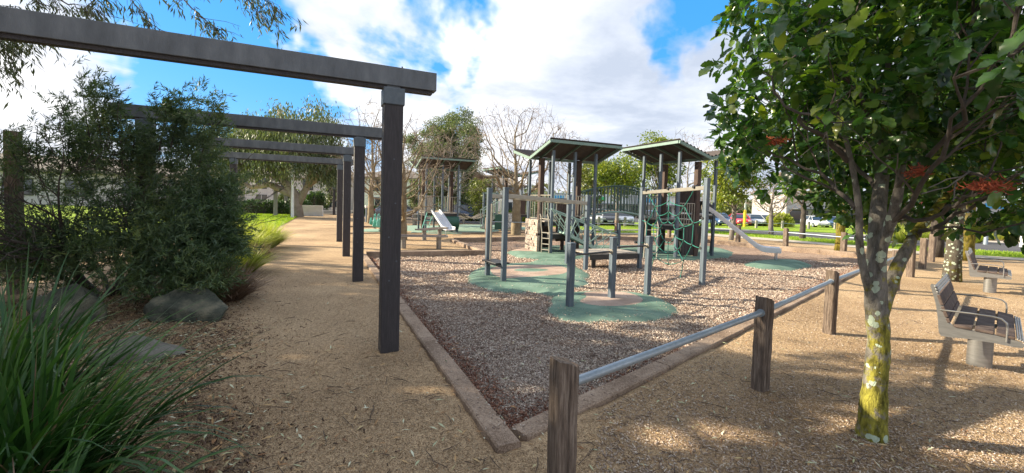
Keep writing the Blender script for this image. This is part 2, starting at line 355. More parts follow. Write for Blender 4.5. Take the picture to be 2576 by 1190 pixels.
# leaves
M_['lobed']=leafmat('glossy lobed leaves',[(0,(.016,.042,.015)),(.38,(.034,.088,.024)),(.68,(.075,.145,.030)),(.86,(.16,.23,.035)),(1,(.30,.32,.05))],.36,.22,(1.6,2.0,.55),.6)
M_['bottle']=leafmat('dark bottlebrush leaves',[(0,(.036,.066,.035)),(.45,(.075,.125,.06)),(.85,(.14,.195,.08)),(1,(.25,.28,.10))],.32,.45)
M_['gum']=leafmat('gum leaves',[(0,(.045,.065,.03)),(.5,(.10,.125,.055)),(1,(.20,.215,.10))],.3,.5)
M_['gumfar']=leafmat('dark gum leaves',[(0,(.055,.08,.032)),(.5,(.13,.165,.065)),(1,(.25,.27,.12))],.3,.5)
M_['lime']=leafmat('yellow green leaves',[(0,(.05,.095,.012)),(.5,(.15,.215,.025)),(1,(.36,.37,.05))],.4,.4,(1.2,1.2,.4))
M_['olive']=leafmat('olive leaves',[(0,(.06,.08,.018)),(.5,(.14,.17,.035)),(1,(.28,.28,.06))],.35,.5)
M_['hedge']=leafmat('hedge leaves',[(0,(.015,.035,.01)),(.5,(.035,.08,.018)),(1,(.09,.14,.03))],.3,.5)
M_['lom']=leafmat('green strap leaves',[(0,(.014,.042,.012)),(.5,(.032,.088,.020)),(.85,(.075,.16,.032)),(.97,(.16,.22,.05)),(1,(.34,.30,.16))],.25,.33,(1.2,1.5,.5))
M_['tuss']=leafmat('yellow tussock grass',[(0,(.15,.19,.025)),(.5,(.36,.39,.06)),(1,(.60,.56,.17))],.45,.5)
M_['tussb']=leafmat('dry tussock grass',[(0,(.10,.06,.04)),(.5,(.22,.14,.095)),(1,(.36,.25,.17))],.35,.6,(1,1,.8))
M_['blade']=leafmat('lawn blades',[(0,(.09,.16,.012)),(.5,(.22,.34,.025)),(1,(.40,.50,.06))],.4,.5,(1.2,1.2,.4))
M_['redflower']=mat('rust red flowers',(.20,.03,.012),(.34,.075,.025),20,.8)
# ================================================================== GROUND
KC=Vector((.02,2.88,0));KL=G(921,643);KB1=G(1222,638);KB2=G(1143,607);KB3=G(1500,599);KB4=G(1786,609);KB5=G(1820,613);KR=G(2215,650)
MULCH=[KC,KL,KB1,KB2,KB3,KB4,KB5,KR]
def sdf(P,poly):
    """signed distance, positive inside"""
    P=np.asarray(P,float);d=np.full(len(P),1e9);ins=np.zeros(len(P),bool);n=len(poly)
    for i in range(n):
        a=np.array(poly[i][:2],float);b=np.array(poly[(i+1)%n][:2],float);e=b-a;w=P-a
        t=np.clip((w@e)/(e@e),0,1);d=np.minimum(d,np.linalg.norm(w-t[:,None]*e,axis=1))
        c=(a[1]>P[:,1])!=(b[1]>P[:,1])
        with np.errstate(divide='ignore',invalid='ignore'):
            xi=a[0]+(P[:,1]-a[1])/(b[1]-a[1] if b[1]!=a[1] else 1e-9)*e[0]
        ins^=c&(P[:,0]<xi)
    return np.where(ins,d,-d)
def vnoise(x,y,s,seed=0):
    return (np.sin(x*s+seed)*np.cos(y*s*1.13+seed*2)+.5*np.sin(x*s*2.3+y*s*1.7+seed)+.25*np.cos(x*s*4.1-y*s*3.9+seed*3))/1.75
MZ=-.055
def build_ground():
    xs=np.concatenate([np.geomspace(300,14.4,26)*-1,np.arange(-14,16,.125),np.geomspace(16.2,300,26)])
    ys=np.concatenate([np.linspace(-60,-1.2,12),np.arange(-1,20.01,.125),np.geomspace(20.5,420,40)])
    X,Y=np.meshgrid(xs,ys);x=X.ravel();y=Y.ravel()
    z=np.where(y>20,-.015*(y-20),0.)
    near=np.clip(1-(np.hypot(x,y)-14)/10,0,1)
    z=z+near*(.012*vnoise(x,y,1.1,1)+.005*vnoise(x,y,5.,2)+.002*vnoise(x,y,14.,5))
    s=sdf(np.stack([x,y],1),MULCH)
    z=np.where(s>.02,-.10,np.where(s>-.14,np.minimum(z,-.03),z))
    # garden rise on the far left
    gl=sdf(np.stack([x,y],1),[(-8.3,5.2),(-12,14),(-20,30),(-60,50),(-90,10),(-30,2)])
    z=z+np.clip(gl/6,0,1)*.35
    nx=len(xs);idx=np.arange(len(x)).reshape(len(ys),nx)
    F=np.stack([idx[:-1,:-1],idx[:-1,1:],idx[1:,1:],idx[1:,:-1]],-1).reshape(-1,4)
    o=np_mesh('ground',np.stack([x,y,z],1),F,M_['sand'],smooth=True);tag(o,kind='structure')
build_ground()
def grid_sheet(name,poly,z0,cell,amp,material,freq=3.,edge=0.):
    P=np.array([p[:2] for p in poly]);lo=P.min(0)-cell;hi=P.max(0)+cell
    xs=np.arange(lo[0],hi[0],cell);ys=np.arange(lo[1],hi[1],cell);X,Y=np.meshgrid(xs,ys);x=X.ravel();y=Y.ravel()
    s=sdf(np.stack([x,y],1),poly);z=z0+amp*vnoise(x,y,freq,3)+amp*.5*vnoise(x,y,freq*3.1,7)
    if edge: z=z-edge*np.clip(1-s/.5,0,1)
    idx=np.arange(len(x)).reshape(len(ys),len(xs));F=np.stack([idx[:-1,:-1],idx[:-1,1:],idx[1:,1:],idx[1:,:-1]],-1).reshape(-1,4)
    F=F[(s[F]>-cell*.2).any(1)]
    used=np.unique(F);mp=np.full(len(x),-1);mp[used]=np.arange(len(used))
    return tag(np_mesh(name,np.stack([x,y,z],1)[used],mp[F],material,smooth=True),kind='structure')
grid_sheet('mulch_bed_ground',MULCH,MZ,.09,.020,M_['mulch'],2.2,edge=.0)
def clip_y(poly,yc,above):
    out=[];n=len(poly)
    for i in range(n):
        a,b=poly[i],poly[(i+1)%n];ia=(a[1]>=yc)==above;ib=(b[1]>=yc)==above
        if ia: out.append(a)
        if ia!=ib:
            t=(yc-a[1])/(b[1]-a[1]);out.append((a[0]+(b[0]-a[0])*t,yc))
    return out
def sheet(name,poly,layer,material,kind='structure'):
    poly=[(p[0],p[1]) for p in poly];b=MB()
    for ab in (False,True):
        q=clip_y(poly,20,ab)
        if len(q)>2: b.add([(x,y,gz(x,y)+.004*layer+.012) for x,y in q],[tuple(range(len(q)))])
    o=b.build(name,material);
    import bmesh
    bm=bmesh.new();bm.from_mesh(o.data);bmesh.ops.triangulate(bm,faces=bm.faces[:])
    for f in bm.faces:
        if f.normal.z<0: f.normal_flip()
    bm.to_mesh(o.data);bm.free();return tag(o,kind=kind)
# right hand side: verge, footpath, road, lawn, car park
v0=[G(1440,586),G(1787,588),G(2164,619),G(2340,636),G(2600,652),G(2900,668)]
v1=[G(1440,583.5),G(1787,582),G(2164,609),G(2340,624),G(2600,640),G(2900,652)]
sheet('grass_verge',v0+v1[::-1],1,M_['grass'])
fp=[G(1440,586),G(1787,594),G(2164,625),G(2340,643),G(2600,658),G(2900,680)]
sheet('footpath',fp+v0[::-1],2,M_['paver'])
r1=[G(1440,579),G(1787,576),G(2164,590),G(2340,600),G(2600,611),G(2900,620)]
sheet('road',v1+r1[::-1],2,M_['asphalt'])
m1=[(a*.22+b*.78) for a,b in zip(v1,r1)];sheet('far_kerb_strip',m1+r1[::-1],3,M_['paver'])
l1=[G(1330,560),G(1787,560.5),G(2250,569),G(2340,580)]
sheet('far_lawn_ground',[r1[0],r1[1],r1[2],G(2300,597)]+l1[::-1],3,M_['grass'])
sheet('mulch_garden_ground',[G(2300,597),G(2600,611),G(2900,620),G(2900,590),G(2340,580)],3,M_['mulch'])
sheet('car_park_ground',[l1[0],l1[1],l1[2],l1[3]]+[G(2900,588),Vector((140,60,0)),Vector((150,90,0)),Vector((0,90,0))],1,M_['asphalt'])
# behind the far playground: road to the left houses
sheet('left_road',[G(900,546),G(1240,566),G(1290,563.5),G(1290,556),G(900,537)],2,M_['asphalt'])
sheet('left_lawn_ground',[G(600,532),G(600,580),G(645,590),G(690,578),G(757,542),G(750,533)],2,M_['grass'])
sheet('garden_ground',[Vector((-8.8,6.2,0)),Vector((-12,14,0)),Vector((-17,26,0)),Vector((-60,50,0)),Vector((-60,10,0))],90,M_['grass'])
sheet('house_lawn_ground',[G(880,537),G(1330,556),G(1330,549),G(880,530)],3,M_['grass'])
# ------------------------------------------------------------------ kerbs
def kerb(name,pts,w=.17,top=.045,bot=-.12,seg=1.9,side=1,gap=.012,seed=1):
    rs=random.Random(seed);b=MB()
    for a,c in zip(pts[:-1],pts[1:]):
        d=Vector((c[0]-a[0],c[1]-a[1],0));L=d.length;d.normalize();s=Vector((-d.y,d.x,0))*side;n=max(1,round(L/seg))
        for i in range(n):
            p=Vector((a[0],a[1],0))+d*(L*i/n+gap/2);q=Vector((a[0],a[1],0))+d*(L*(i+1)/n-gap/2)
            j=rs.uniform(-.006,.006);t=top+rs.uniform(-.005,.005);pts_=[p+s*j,q+s*j,q+s*(w+j),p+s*(w+j)]
            m=5;ring=[]
            for k in range(m+1):
                f=k/m;A=p.lerp(q,f)+s*j;wob=rs.uniform(-.003,.003)
                ring.append([A+s*wob+Zv*bot,A+s*wob+Zv*(t-.012),A+s*(.012+wob)+Zv*t,A+s*(w-.012+wob)+Zv*t,A+s*(w+wob)+Zv*(t-.012),A+s*(w+wob)+Zv*bot])
            b.loft(ring)
    o=b.build(name,M_['kerb'],fix=True);return tag(o,kind='structure')
kc=Vector((.02,2.88,0))
dl=(KL-kc).normalized();dr=(KR-kc).normalized()
kerb('kerb_path_side',[kc-dl*.2,KL],side=1,seed=3)
kerb('kerb_bench_side',[kc+dr*.015,KR],side=-1,seed=4)
kerb('kerb_back',[KL,KB1,KB2],side=1,top=.10,seed=5)
kerb('kerb_rear',[KB2+Vector((0,.05,0)),KB3,KB4,KB5,KR],side=1,top=.12,seed=6)
kerb('kerb_far',[G(880,588),G(1180,588),G(1500,586)],side=1,top=.05,seed=7,w=.1)
kerb('kerb_farther',[G(880,572),G(1010,573)],side=1,top=.03,seed=8,w=.1)
# ------------------------------------------------------------------ rubber surfacing
def chaikin(p,n=2):
    for _ in range(n):
        q=[]
        for i in range(len(p)):
            a,b=p[i],p[(i+1)%len(p)];q+=[(a[0]*.75+b[0]*.25,a[1]*.75+b[1]*.25),(a[0]*.25+b[0]*.75,a[1]*.25+b[1]*.75)]
        p=q
    return p
def c8(pts): return [tuple(G((1700+x/2.862)*.67083,(850+y/2.862)*.67083)[:2]) for x,y in pts]
def px(pts): return [tuple(G(x,y)[:2]) for x,y in pts]
def rubber_pad(name,polys,insets,holes,h=.075,cell=.04,soft=.35):
    polys=[chaikin(p) for p in polys];A=np.array([q for p in polys for q in p]);lo=A.min(0)-.1;hi=A.max(0)+.1
    xs=np.arange(lo[0],hi[0],cell);ys=np.arange(lo[1],hi[1],cell);X,Y=np.meshgrid(xs,ys);x=X.ravel();y=Y.ravel();P=np.stack([x,y],1)
    s=np.full(len(x),-9.)
    for p in polys: s=np.maximum(s,sdf(P,p))
    a=np.full(len(x),-1.)
    for p in insets: a=np.maximum(a,sdf(P,chaikin(p)))
    for p in holes: a=np.minimum(a,-sdf(P,chaikin(p)))
    t=np.clip((s+.03)/soft,0,1);z=MZ-.02+h*(1-(1-t)**2)+.006*vnoise(x,y,2.,4)
    idx=np.arange(len(x)).reshape(len(ys),len(xs));F=np.stack([idx[:-1,:-1],idx[:-1,1:],idx[1:,1:],idx[1:,:-1]],-1).reshape(-1,4)
    F=F[(s[F]>-.06).all(1)];used=np.unique(F);mp=np.full(len(x),-1);mp[used]=np.arange(len(used))
    o=np_mesh(name,np.stack([x,y,z],1)[used],mp[F],M_['rubber'],smooth=True)
    at=o.data.attributes.new('inset','FLOAT','POINT');at.data.foreach_set('value',np.clip(a[used],-1,1).astype(np.float32))
    tag(o,kind='structure');return o
matA=c8([(975,830),(1010,760),(1080,705),(1180,680),(1400,662),(1700,664),(2000,680),(2200,725),(2360,790),(2440,865),(2400,915),(2230,965),(1950,1000),(1600,1006),(1350,985),(1150,985),(1040,930),(985,880)])
matB=c8([(140,520),(170,465),(300,405),(520,375),(800,372),(850,345),(1000,318),(1240,318),(1290,380),(1420,455),(1490,505),(1450,560),(1490,600),(1340,640),(1150,665),(1090,720),(1010,720),(950,690),(860,668),(700,697),(550,692),(350,655),(230,605),(150,565)])
matC=px([(1266,634),(1290,624),(1340,618),(1420,615),(1540,616),(1660,615),(1780,617),(1838,626),(1852,638),(1820,648),(1740,651),(1650,650),(1600,641),(1520,640),(1440,652),(1400,650),(1340,648),(1300,645)])
neck=c8([(1000,690),(1100,640),(1300,640),(1320,700),(1150,740)])
rubber_pad('rubber_ground',[matA,matB,neck],[c8([(1370,700),(1600,688),(1850,700),(2000,745),(2050,800),(1950,835),(1700,855),(1450,838),(1330,800),(1450,750)]),c8([(380,440),(560,415),(900,405),(1230,430),(1235,500),(950,530),(700,545),(560,560),(430,525)])],[c8([(620,465),(740,445),(900,445),(1060,462),(900,482),(740,482)])])
rubber_pad('rear_rubber_ground',[matC],[c8([(600,245),(770,222),(900,235),(900,270),(760,270),(650,262)])],[],cell=.06,h=.1,soft=.5)
def ell(cx,cy,rx,ry,n=12,wob=.1):
    return [(cx+rx*math.cos(t)*(1+wob*math.sin(2*t)),cy+ry*math.sin(t)) for t in [2*math.pi*i/n for i in range(n)]]
rubber_pad('slide_rubber_ground',[px(ell(1958,663,88,13))],[],[],h=.1,cell=.05,soft=.4)
def far_pad(name,c,rx,ry,seed):
    b=MB();rs=random.Random(seed);n=36;r=[]
    for z,k in ((-.02,1.03),(.035,1.),(.05,.93)):
        r.append([Vector((c[0]+rx*k*math.cos(a)*(1+.08*math.sin(3*a+seed)),c[1]+ry*k*math.sin(a)*(1+.06*math.cos(2*a)),gz(c[0],c[1])+z)) for a in [2*math.pi*i/n for i in range(n)]])
    b.loft(r);o=b.build(name,M_['padplain'],fix=True,smooth=30);tag(o,kind='structure')
M_['padplain']=mat('sage rubber',(.13,.20,.155),(.19,.28,.215),14,.95,0,.3,c3=(.24,.32,.26))
p=G(1110,577);far_pad('far_rubber_ground',p,3.0,3.0,1)
p=G(1098,585);far_pad('far_slide_rubber_ground',p+Vector((0,-.3,.02)),1.2,.8,2)
p=G(1230,572);far_pad('farther_rubber_ground',p,3.,2.4,3)
p=G(945,581);far_pad('small_rubber_ground',p,.9,.9,4)
# ================================================================== PERGOLA
PB=[Vector((-1.27,4.45,0)),Vector((-2.93,8.11,0)),Vector((-4.50,11.56,0)),Vector((-6.15,15.15,0))]
plab=['nearest pergola arch, its grey beam crossing the sky from the top left corner','second pergola arch from the front, its left post deep in the dark bush','third pergola arch from the front, between two taller looking arches','fourth pergola arch, both of its timber posts clear of the bush']
def arch(P,label,i):
    t=thing('pergola_arch',P,label,'pergola','pergola arches over the path')
    top=2.72
    for k in (0,-3.2):
        q=P+E1*k
        rr=MB();h=.095
        rr.box(q+Zv*((top-.16)/2-.03),(h*2,h*2,top-.16+.06),E1)
        rr.build('post',M_['timber'],t,bevel=.012)
        c=MB();c.box(q+Zv*(top-.085),(h*2+.022,h*2+.022,.17),E1);c.build('post_cap',M_['steelface'],t,bevel=.008)
        c=MB();c.box(q+Zv*(top+.012),(.13,.10,.05),E1);c.build('bracket',M_['steel'],t)
        if k==0:
            for z,a in ((1.55,.03),(1.2,-.03),(.95,.05),(2.0,.01),(.75,-.02)):
                sc=MB();sc.box(q-N1*(h+.002)+E1*a+Zv*z,(.014,.006,.014),E1);sc.build('screw',M_['steelface'],t)
    b=MB();c=P+E1*(-1.6+.0)+Zv*(top+.03+.095)
    b.box(c,(4.08,.13,.19),E1)
    b.build('beam',M_['steel'],t,bevel=.006)
    b=MB();b.box(P+E1*(-1.6)+Zv*(top+.012),(4.0,.085,.034),E1);b.build('beam_tray',M_['timber'],t)
    b=MB();b.tube([P+E1*.09+Zv*(top+.22)-N1*.0,P+E1*.09+Zv*(top+.25)],.008,6);b.build('bolt',M_['steel'],t)
for i,P in enumerate(PB): arch(P,plab[i],i)
# the two weathered posts beyond, with bracket arms, and the far right one
def lone_post(p,h,w,label,m='oldwood',arm=None,cap=True):
    t=thing('timber_post',p,label,'post')
    b=MB();b.box(p+Zv*(h/2-.03),(w,w,h+.06),E1);b.build('shaft',M_[m],t,bevel=.01)
    if arm:
        c=MB();c.bar(p+Zv*(h+.02)-arm*.05,p+Zv*(h+.02)+arm,w*.8,.1);c.build('arm',M_['oldwood'],t)
    elif cap:
        c=MB();c.box(p+Zv*(h+.05),(w*1.1,w*1.1,.16),E1);c.build('cap',M_['steelface'],t)
    return t
M_['greywood']=mat('silvered timber',(.2,.19,.165),(.36,.34,.30),10,.9,0,.5,40,(6,6,.5))
p=G(693,545);lone_post(p,2.75,.3,'silver grey timber post with short arm left of the hedge end','greywood',E1*.8-N1*.1)
p=G(705,540);lone_post(p+Vector((0,1.,0)),2.6,.28,'partly hidden silver timber post just behind another beside the hedge','greywood',E1*.5)
p=G(840,541);lone_post(p,2.8,.25,'farthest brown timber post beside the path before the house','timber')
# post overgrown, at left edge
p=D(32,330,6.3);p=Vector((p.x,p.y,0));lone_post(p,2.42,.15,'dark overgrown post standing behind the bush at the left edge','oldwood',cap=False)
# ================================================================== FENCES
def wood_post(pp,h,w,t,seed,slant=.035,d=None):
    rs=random.Random(seed);b=MB();ax=E1;ay=N1
    n=12;rings=[]
    tilt=Vector((rs.uniform(-.012,.012),rs.uniform(-.012,.012),0))
    # octagon like corners with checks
    prof=[(-.5,-.42),(-.42,-.5),(-.1,-.5),(0.02,-.44),(.1,-.5),(.42,-.5),(.5,-.42),(.5,.1),(.45,.14),(.5,.2),(.5,.42),(.42,.5),(-.42,.5),(-.5,.42)]
    for k in range(n+1):
        z=-.08+(h+.08)*k/n;wv=w*(1+.02*math.sin(k*1.7+seed));r=[]
        for (a,c) in prof:
            zz=z+(slant*(a+.5)*(-1) if k==n else 0)+(rs.uniform(-.006,.006) if k==n else 0)
            r.append(pp+ax*(a*wv+rs.uniform(-.0015,.0015))+ay*(c*wv+rs.uniform(-.0015,.0015))+Zv*zz+tilt*z)
        rings.append(r)
    b.loft(rings);return b.build('post',M_['oldwood'],t,fix=True)
P1=Vector((.285,2.07,0));P2=Vector((2.25,3.72,0));P3=Vector((4.19,5.5,0));st=(P3-P2)
fps=[P1,P2,P3]+[P3+st*k for k in (1,2,3,4,5)]
fps[4]=Vector((8.03,8.82,0));fps[5]=Vector((10.13,10.72,0));fps[6]=Vector((12.10,12.45,0));fps[7]=Vector((14.18,14.30,0));fps[3]=(P3+fps[4])/2
t=thing('rail_fence',P1,'weathered timber posts with one round steel rail beside the near kerb','fence')
for i,q in enumerate(fps): wood_post(q,[.84,.84,.84,.84,.84,.9,.9,.95][i],[.112,.112,.112,.12,.13,.135,.14,.15][i],t,i+3)
for i in range(3):
    a,c=fps[i],fps[i+1];d=(c-a).normalized()
    z=.70
    b=MB();b.tube([a+Zv*z+d*.02,c+Zv*z-d*.05],.024,14);b.build('rail',M_['galv'],t,smooth=40)
    b=MB();b.tube([c+Zv*z-d*.088,c+Zv*z-d*.074],.034,12);b.build('collar',M_['galv'],t,smooth=40)
b=MB();b.tube([fps[3]+Zv*.7,fps[4]+Zv*.7],.022,8);b.build('rail',M_['galv'],t,smooth=40)
ffp=[(1357,603,0),(1495,600,0),(1690,600,0),(1856,613,0),(1976,620,0),(2121,637,0)]
t=thing('far_rail_fence',G(1976,620),'low timber post fence with thin rail along the far playground edge','fence')
q=[G(1225,590),G(1370,592),G(1550,590),G(1683,597),G(1757,602) ,G(1856,611),G(1976,620),G(2121,637),G(2200,646)]
for i,a in enumerate(q):
    if i!=4: wood_post(a,.82,.17,t,i+30)
qq=[x for i,x in enumerate(q) if i!=4]
for a,c in zip(qq[:-1],qq[1:]):
    b=MB();b.tube([a+Zv*.62,c+Zv*.62],.02,8);b.build('rail',M_['galv'],t,smooth=40)
# car park bollard fence
t=thing('bollard_fence',G(1980,571),'row of short pale timber bollards joined by wire before the parked cars','fence')
q=[G(1440+i*66,568+i*.9) for i in range(12)]
for i,a in enumerate(q):
    b=MB();b.box(a+Zv*.4,(.2,.2,.85));b.build('bollard',M_['greywood'],t,bevel=.02)
for a,c in zip(q[:-1],q[1:]):
    b=MB();b.tube([a+Zv*.6,(a+c)/2+Zv*.48,c+Zv*.6],.025,5);b.build('wire',M_['galv'],t)
# ================================================================== PLAYGROUND
PW=.048
def ppost(b,p,z1,z0=-.1,w=PW,ax=E1,ay=None):
    """square post with grooved faces"""
    ay=ay or N1
    prof=[]
    for (a,c) in ((1,1),(-1,1),(-1,-1),(1,-1)):
        prof.append((a,c))
    out=[]
    for i in range(4):
        a=prof[i];c=prof[(i+1)%4]
        for f,dep in ((.06,0.),(.30,0.),(.38,.10),(.62,.10),(.70,0.),(.94,0.)):
            x=a[0]+(c[0]-a[0])*f;y=a[1]+(c[1]-a[1])*f;nx,ny=(a[0]+c[0])/2,(a[1]+c[1])/2
            out.append((x-nx*dep,y-ny*dep))
    p=Vector((p[0],p[1],0))
    b.loft([[p+ax*(x*w)+ay*(y*w)+Zv*z for x,y in out] for z in (z0,z1)])
    return b
def pcap(b,p,z,w=PW):
    b.box(Vector((p[0],p[1],z+.012)),(w*2.15,w*2.15,.03),E1);return b
def mkpost(t,p,z1,cap=True,mat_='pmetal',name='post'):
    b=MB();ppost(b,p,z1);b.build(name,M_[mat_],t,fix=True)
    if cap:
        b=MB();pcap(b,p,z1);b.build('post_cap',M_['pmetal'],t,bevel=.006)
# --- chin up bars
A=Vector((.94,6.59,0));Bq=Vector((1.76,7.31,0));C=Vector((2.55,7.84,0))
t=thing('chin_up_bars',A,'three low blue grey posts joined by two short turning bars on green rubber','play equipment')
for q,h in ((A,.97),(Bq,1.02),(C,1.02)): mkpost(t,q,h)
for a,c,z in ((A,Bq,.80),(Bq,C,.87)):
    b=MB();b.tube([a+Zv*z,c+Zv*z],.017,10);b.build('bar',M_['blackrope'] if z<.5 else M_['black'],t,smooth=40)
    d=(c-a).normalized();b=MB();b.tube([c+Zv*z-d*.075,c+Zv*z-d*.05],.042,10);b.tube([c+Zv*z-d*.10,c+Zv*z-d*.07],.025,10);b.build('flange',M_['beige'],t,smooth=40)
    b=MB();b.tube([a+Zv*z+d*.05,a+Zv*z+d*.09],.028,10);b.build('flange',M_['beige'],t,smooth=40)
# --- overhead ladder
S1=Vector((-.50,9.16,0));S2=Vector((-.14,8.57,0));O1=Vector((1.50,11.3,0));O2=Vector((1.86,10.52,0))
t=thing('overhead_ladder',S1,'cream overhead ladder carried on four tall blue grey posts','play equipment')
for q,h in ((S1,1.86),(S2,1.86),(O1,1.80),(O2,1.80)): mkpost(t,q,h)
for a,c in ((S1,O1),(S2,O2)):
    b=MB();b.bar(a+Zv*1.72,c+Zv*1.62,.05,.085);b.build('side_rail',M_['beige'],t,bevel=.008)
for k in range(1,8):
    f=k/8;b=MB();b.tube([S1.lerp(O1,f)+Zv*(1.70-.1*f),S2.lerp(O2,f)+Zv*(1.70-.1*f)],.017,8);b.build('rung',M_['beige'],t,smooth=40)
b=MB();b.box((S1+S2)/2+Zv*.34,(.34,.60,.035),Vector((.85,.52,0)).normalized());b.build('step',M_['black'],t,bevel=.01)
b=MB();b.bar(S1+Zv*.28,S2+Zv*.28,.04,.05);b.build('step_support',M_['pmetal'],t)
dd=(S2-S1).normalized();sx_=Vector((-dd.y,dd.x,0))
b=MB();b.tube([S1+dd*.12+Zv*.35,S1+dd*.12+Zv*1.55],.018,8);b.build('handrail',M_['beige'],t,smooth=40)
# --- low timber balance platform
NL=Vector((3.40,11.19,0));NR=Vector((4.08,8.98,0))
t=thing('balance_platform',O2,'low grey board platform hung beneath the ladder end and net post','play equipment')
a=O2+Vector((.12,.02,.36));c=NL+Vector((-.08,-.06,.36));d=(c-a).normalized();s=Vector((-d.y,d.x,0))
for i in range(7):
    b=MB();b.bar(a+s*(.06+i*.135),c+s*(.06+i*.135),.125,.04)
    b.build('board',M_['deck'],t,bevel=.006)
b=MB();b.bar(a-Zv*.085,c-Zv*.085,.05,.12);b.build('side_beam',M_['black'],t)
b=MB();b.bar(a+s*.95-Zv*.085,c+s*.95-Zv*.085,.05,.12);b.build('side_beam',M_['black'],t)
for f in (.28,.72):
    b=MB();q=a.lerp(c,f)+s*.45;b.box((q.x,q.y,.08),(.1,.1,.36));b.build('leg',M_['black'],t)
# --- spider rope net
t=thing('rope_net_frame',NR,'teal spider web rope net hung between two tall posts under a cream bar','climbing net')
mkpost(t,NL,2.05);mkpost(t,NR,2.2)
b=MB();b.bar(NL+Zv*1.94,NR+Zv*2.02,.06,.085);b.build('top_bar',M_['beigedark'],t,bevel=.008)
ndir=(NR-NL).normalized();NLn=(NR-NL).length;nside=Vector((-ndir.y,ndir.x,0))
def c2px(x,y): return ((2380+x/3.2176)*.67083,(680+y/3.2176)*.67083)
def onnet(x,y,off=0.):
    u,v=c2px(x,y);dr_=pray(u,v);n=nside;o=Vector((0,0,CAMH));k=(NL-o).dot(n)/dr_.dot(n);q=o+dr_*k
    return q+nside*off
cen=(400,590)
spokes=[[(150,105),(245,305),(330,500)],[(418,95),(412,240),(405,480)],[(730,70),(600,300),(515,415),(465,505)],[(840,445),(710,505),(595,545),(490,580)],[(815,805),(690,765),(590,710),(480,660)],
        [(550,1160),(590,950),(520,825),(475,755)],[(405,1000),(402,862),(405,735)],[(190,1090),(235,895),(295,800),(355,705)],[(25,735),(130,735),(235,680),(315,640)],[(40,430),(150,495),(225,535),(305,565)]]
rings=[[(330,500),(405,480),(465,505),(490,580),(480,660),(450,720),(405,735),(355,705),(325,640),(305,565)],
       [(290,415),(412,365),(515,415),(595,545),(590,710),(520,825),(402,862),(295,800),(235,680),(225,535)],
       [(245,305),(412,240),(600,300),(710,505),(690,765),(590,950),(405,1000),(235,895),(135,735),(150,495)]]
for sp_ in spokes:
    P=[onnet(*q) for q in sp_];b=MB();pts=[]
    for a,c in zip(P[:-1],P[1:]):
        for k in range(4): pts.append(a.lerp(c,k/4)-Zv*(.02*math.sin(math.pi*k/4)))
    pts.append(P[-1]);b.tube(pts,.009,6);b.build('spoke_rope',M_['rope'],t,smooth=60)
for rg in rings:
    P=[onnet(*q) for q in rg];pts=[]
    for i in range(len(P)):
        a,c=P[i],P[(i+1)%len(P)]
        for k in range(4): pts.append(a.lerp(c,k/4)-Zv*(.03*math.sin(math.pi*k/4)))
    pts.append(P[0]);b=MB();b.tube(pts,.009,6,cap=False);b.build('ring_rope',M_['rope'],t,smooth=60)
    b=MB()
    for q in P:
        b.loft([[q+Vector((r*math.cos(a),r*.9*math.sin(a),z)) for a in [math.pi*j/3 for j in range(6)]] for z,r in ((-.028,.006),(-.018,.02),(0,.026),(.018,.02),(.028,.006))])
    b.build('knot',M_['black'],t,smooth=60)
b=MB()
for x,y in ((150,105),(418,88),(730,68),(840,445),(815,805),(40,432),(25,735)):
    q=onnet(x,y,0);b.tube([q-nside*.06,q+nside*.06],.034,10)
b.build('clamp',M_['black'],t,smooth=60)
# --- roofed play towers
def tower_frame(t,O,al,pr,dz=0.):
    """al: along the roof, pr: across (profile direction)"""
    w=lambda a,b,zz=0.:O+al*a+pr*b+Zv*zz
    for a in (0,.8,1.6):
        for b_ in (0,1.6):
            pz=3.42-.3*(b_+.35)/1.35 if b_<1 else 3.15+.34*(b_-1)/1.3-.14
            b=MB();ppost(b,w(a,b_),pz+dz,-.1,.042,al,pr);b.build('post',M_['pmetal'],t,fix=True)
    for a in (.05,1.5):
        b=MB();b.box(w(a,.85,1.5),(.16,.16,3.15),al);b.build('timber_post',M_['pwood'],t,bevel=.01)
    prof=[(-.38,3.57+dz),(1.0,3.16+dz),(2.3,3.50+dz)];t0,t1=-.32,2.34
    # corrugated sheets: ribs run along "al"
    for nm,(q0,q1),over in (('roof_sheet',(prof[0],prof[1]),0),('roof_wing',(prof[1],prof[2]),0)):
        b=MB();L=math.hypot(q1[0]-q0[0],q1[1]-q0[1]);n=int(L/.15);amp=.027
        up=[];
        for i in range(n*2+1):
            f=i/(n*2);zz=q0[1]+(q1[1]-q0[1])*f+.075+(amp if (i//1)%2==0 else -amp)
            up.append((q0[0]+(q1[0]-q0[0])*f,zz))
        ring=[(x,zz) for x,zz in up]+[(x,zz-.010) for x,zz in reversed(up)]
        b.loft([[w(tt,x,zz) for x,zz in ring] for tt in (t0-.02,t1+.02)]);b.build(nm,M_['roof'],t,fix=True)
    # frame: fascias and rafters
    for a,c in ((0,1),(1,2)):
        for tt in (t0,t1):
            b=MB();b.bar(w(tt,prof[a][0],prof[a][1]),w(tt,prof[c][0],prof[c][1]),.05,.09);b.build('fascia',M_['pgreenroof'],t)
        for tt in (0.,.8,1.6):
            b=MB();b.bar(w(tt+.001,prof[a][0]+.04,prof[a][1]-.012),w(tt+.001,prof[c][0]-.04,prof[c][1]-.012),.045,.06);b.build('rafter',M_['dgreensteel'],t)
    for k in (0,1,2):
        b=MB();b.bar(w(t0+.026,prof[k][0],prof[k][1]+.001),w(t1-.026,prof[k][0],prof[k][1]+.001),.05,.084);b.build('purlin',M_['pgreenroof'],t)
    return w
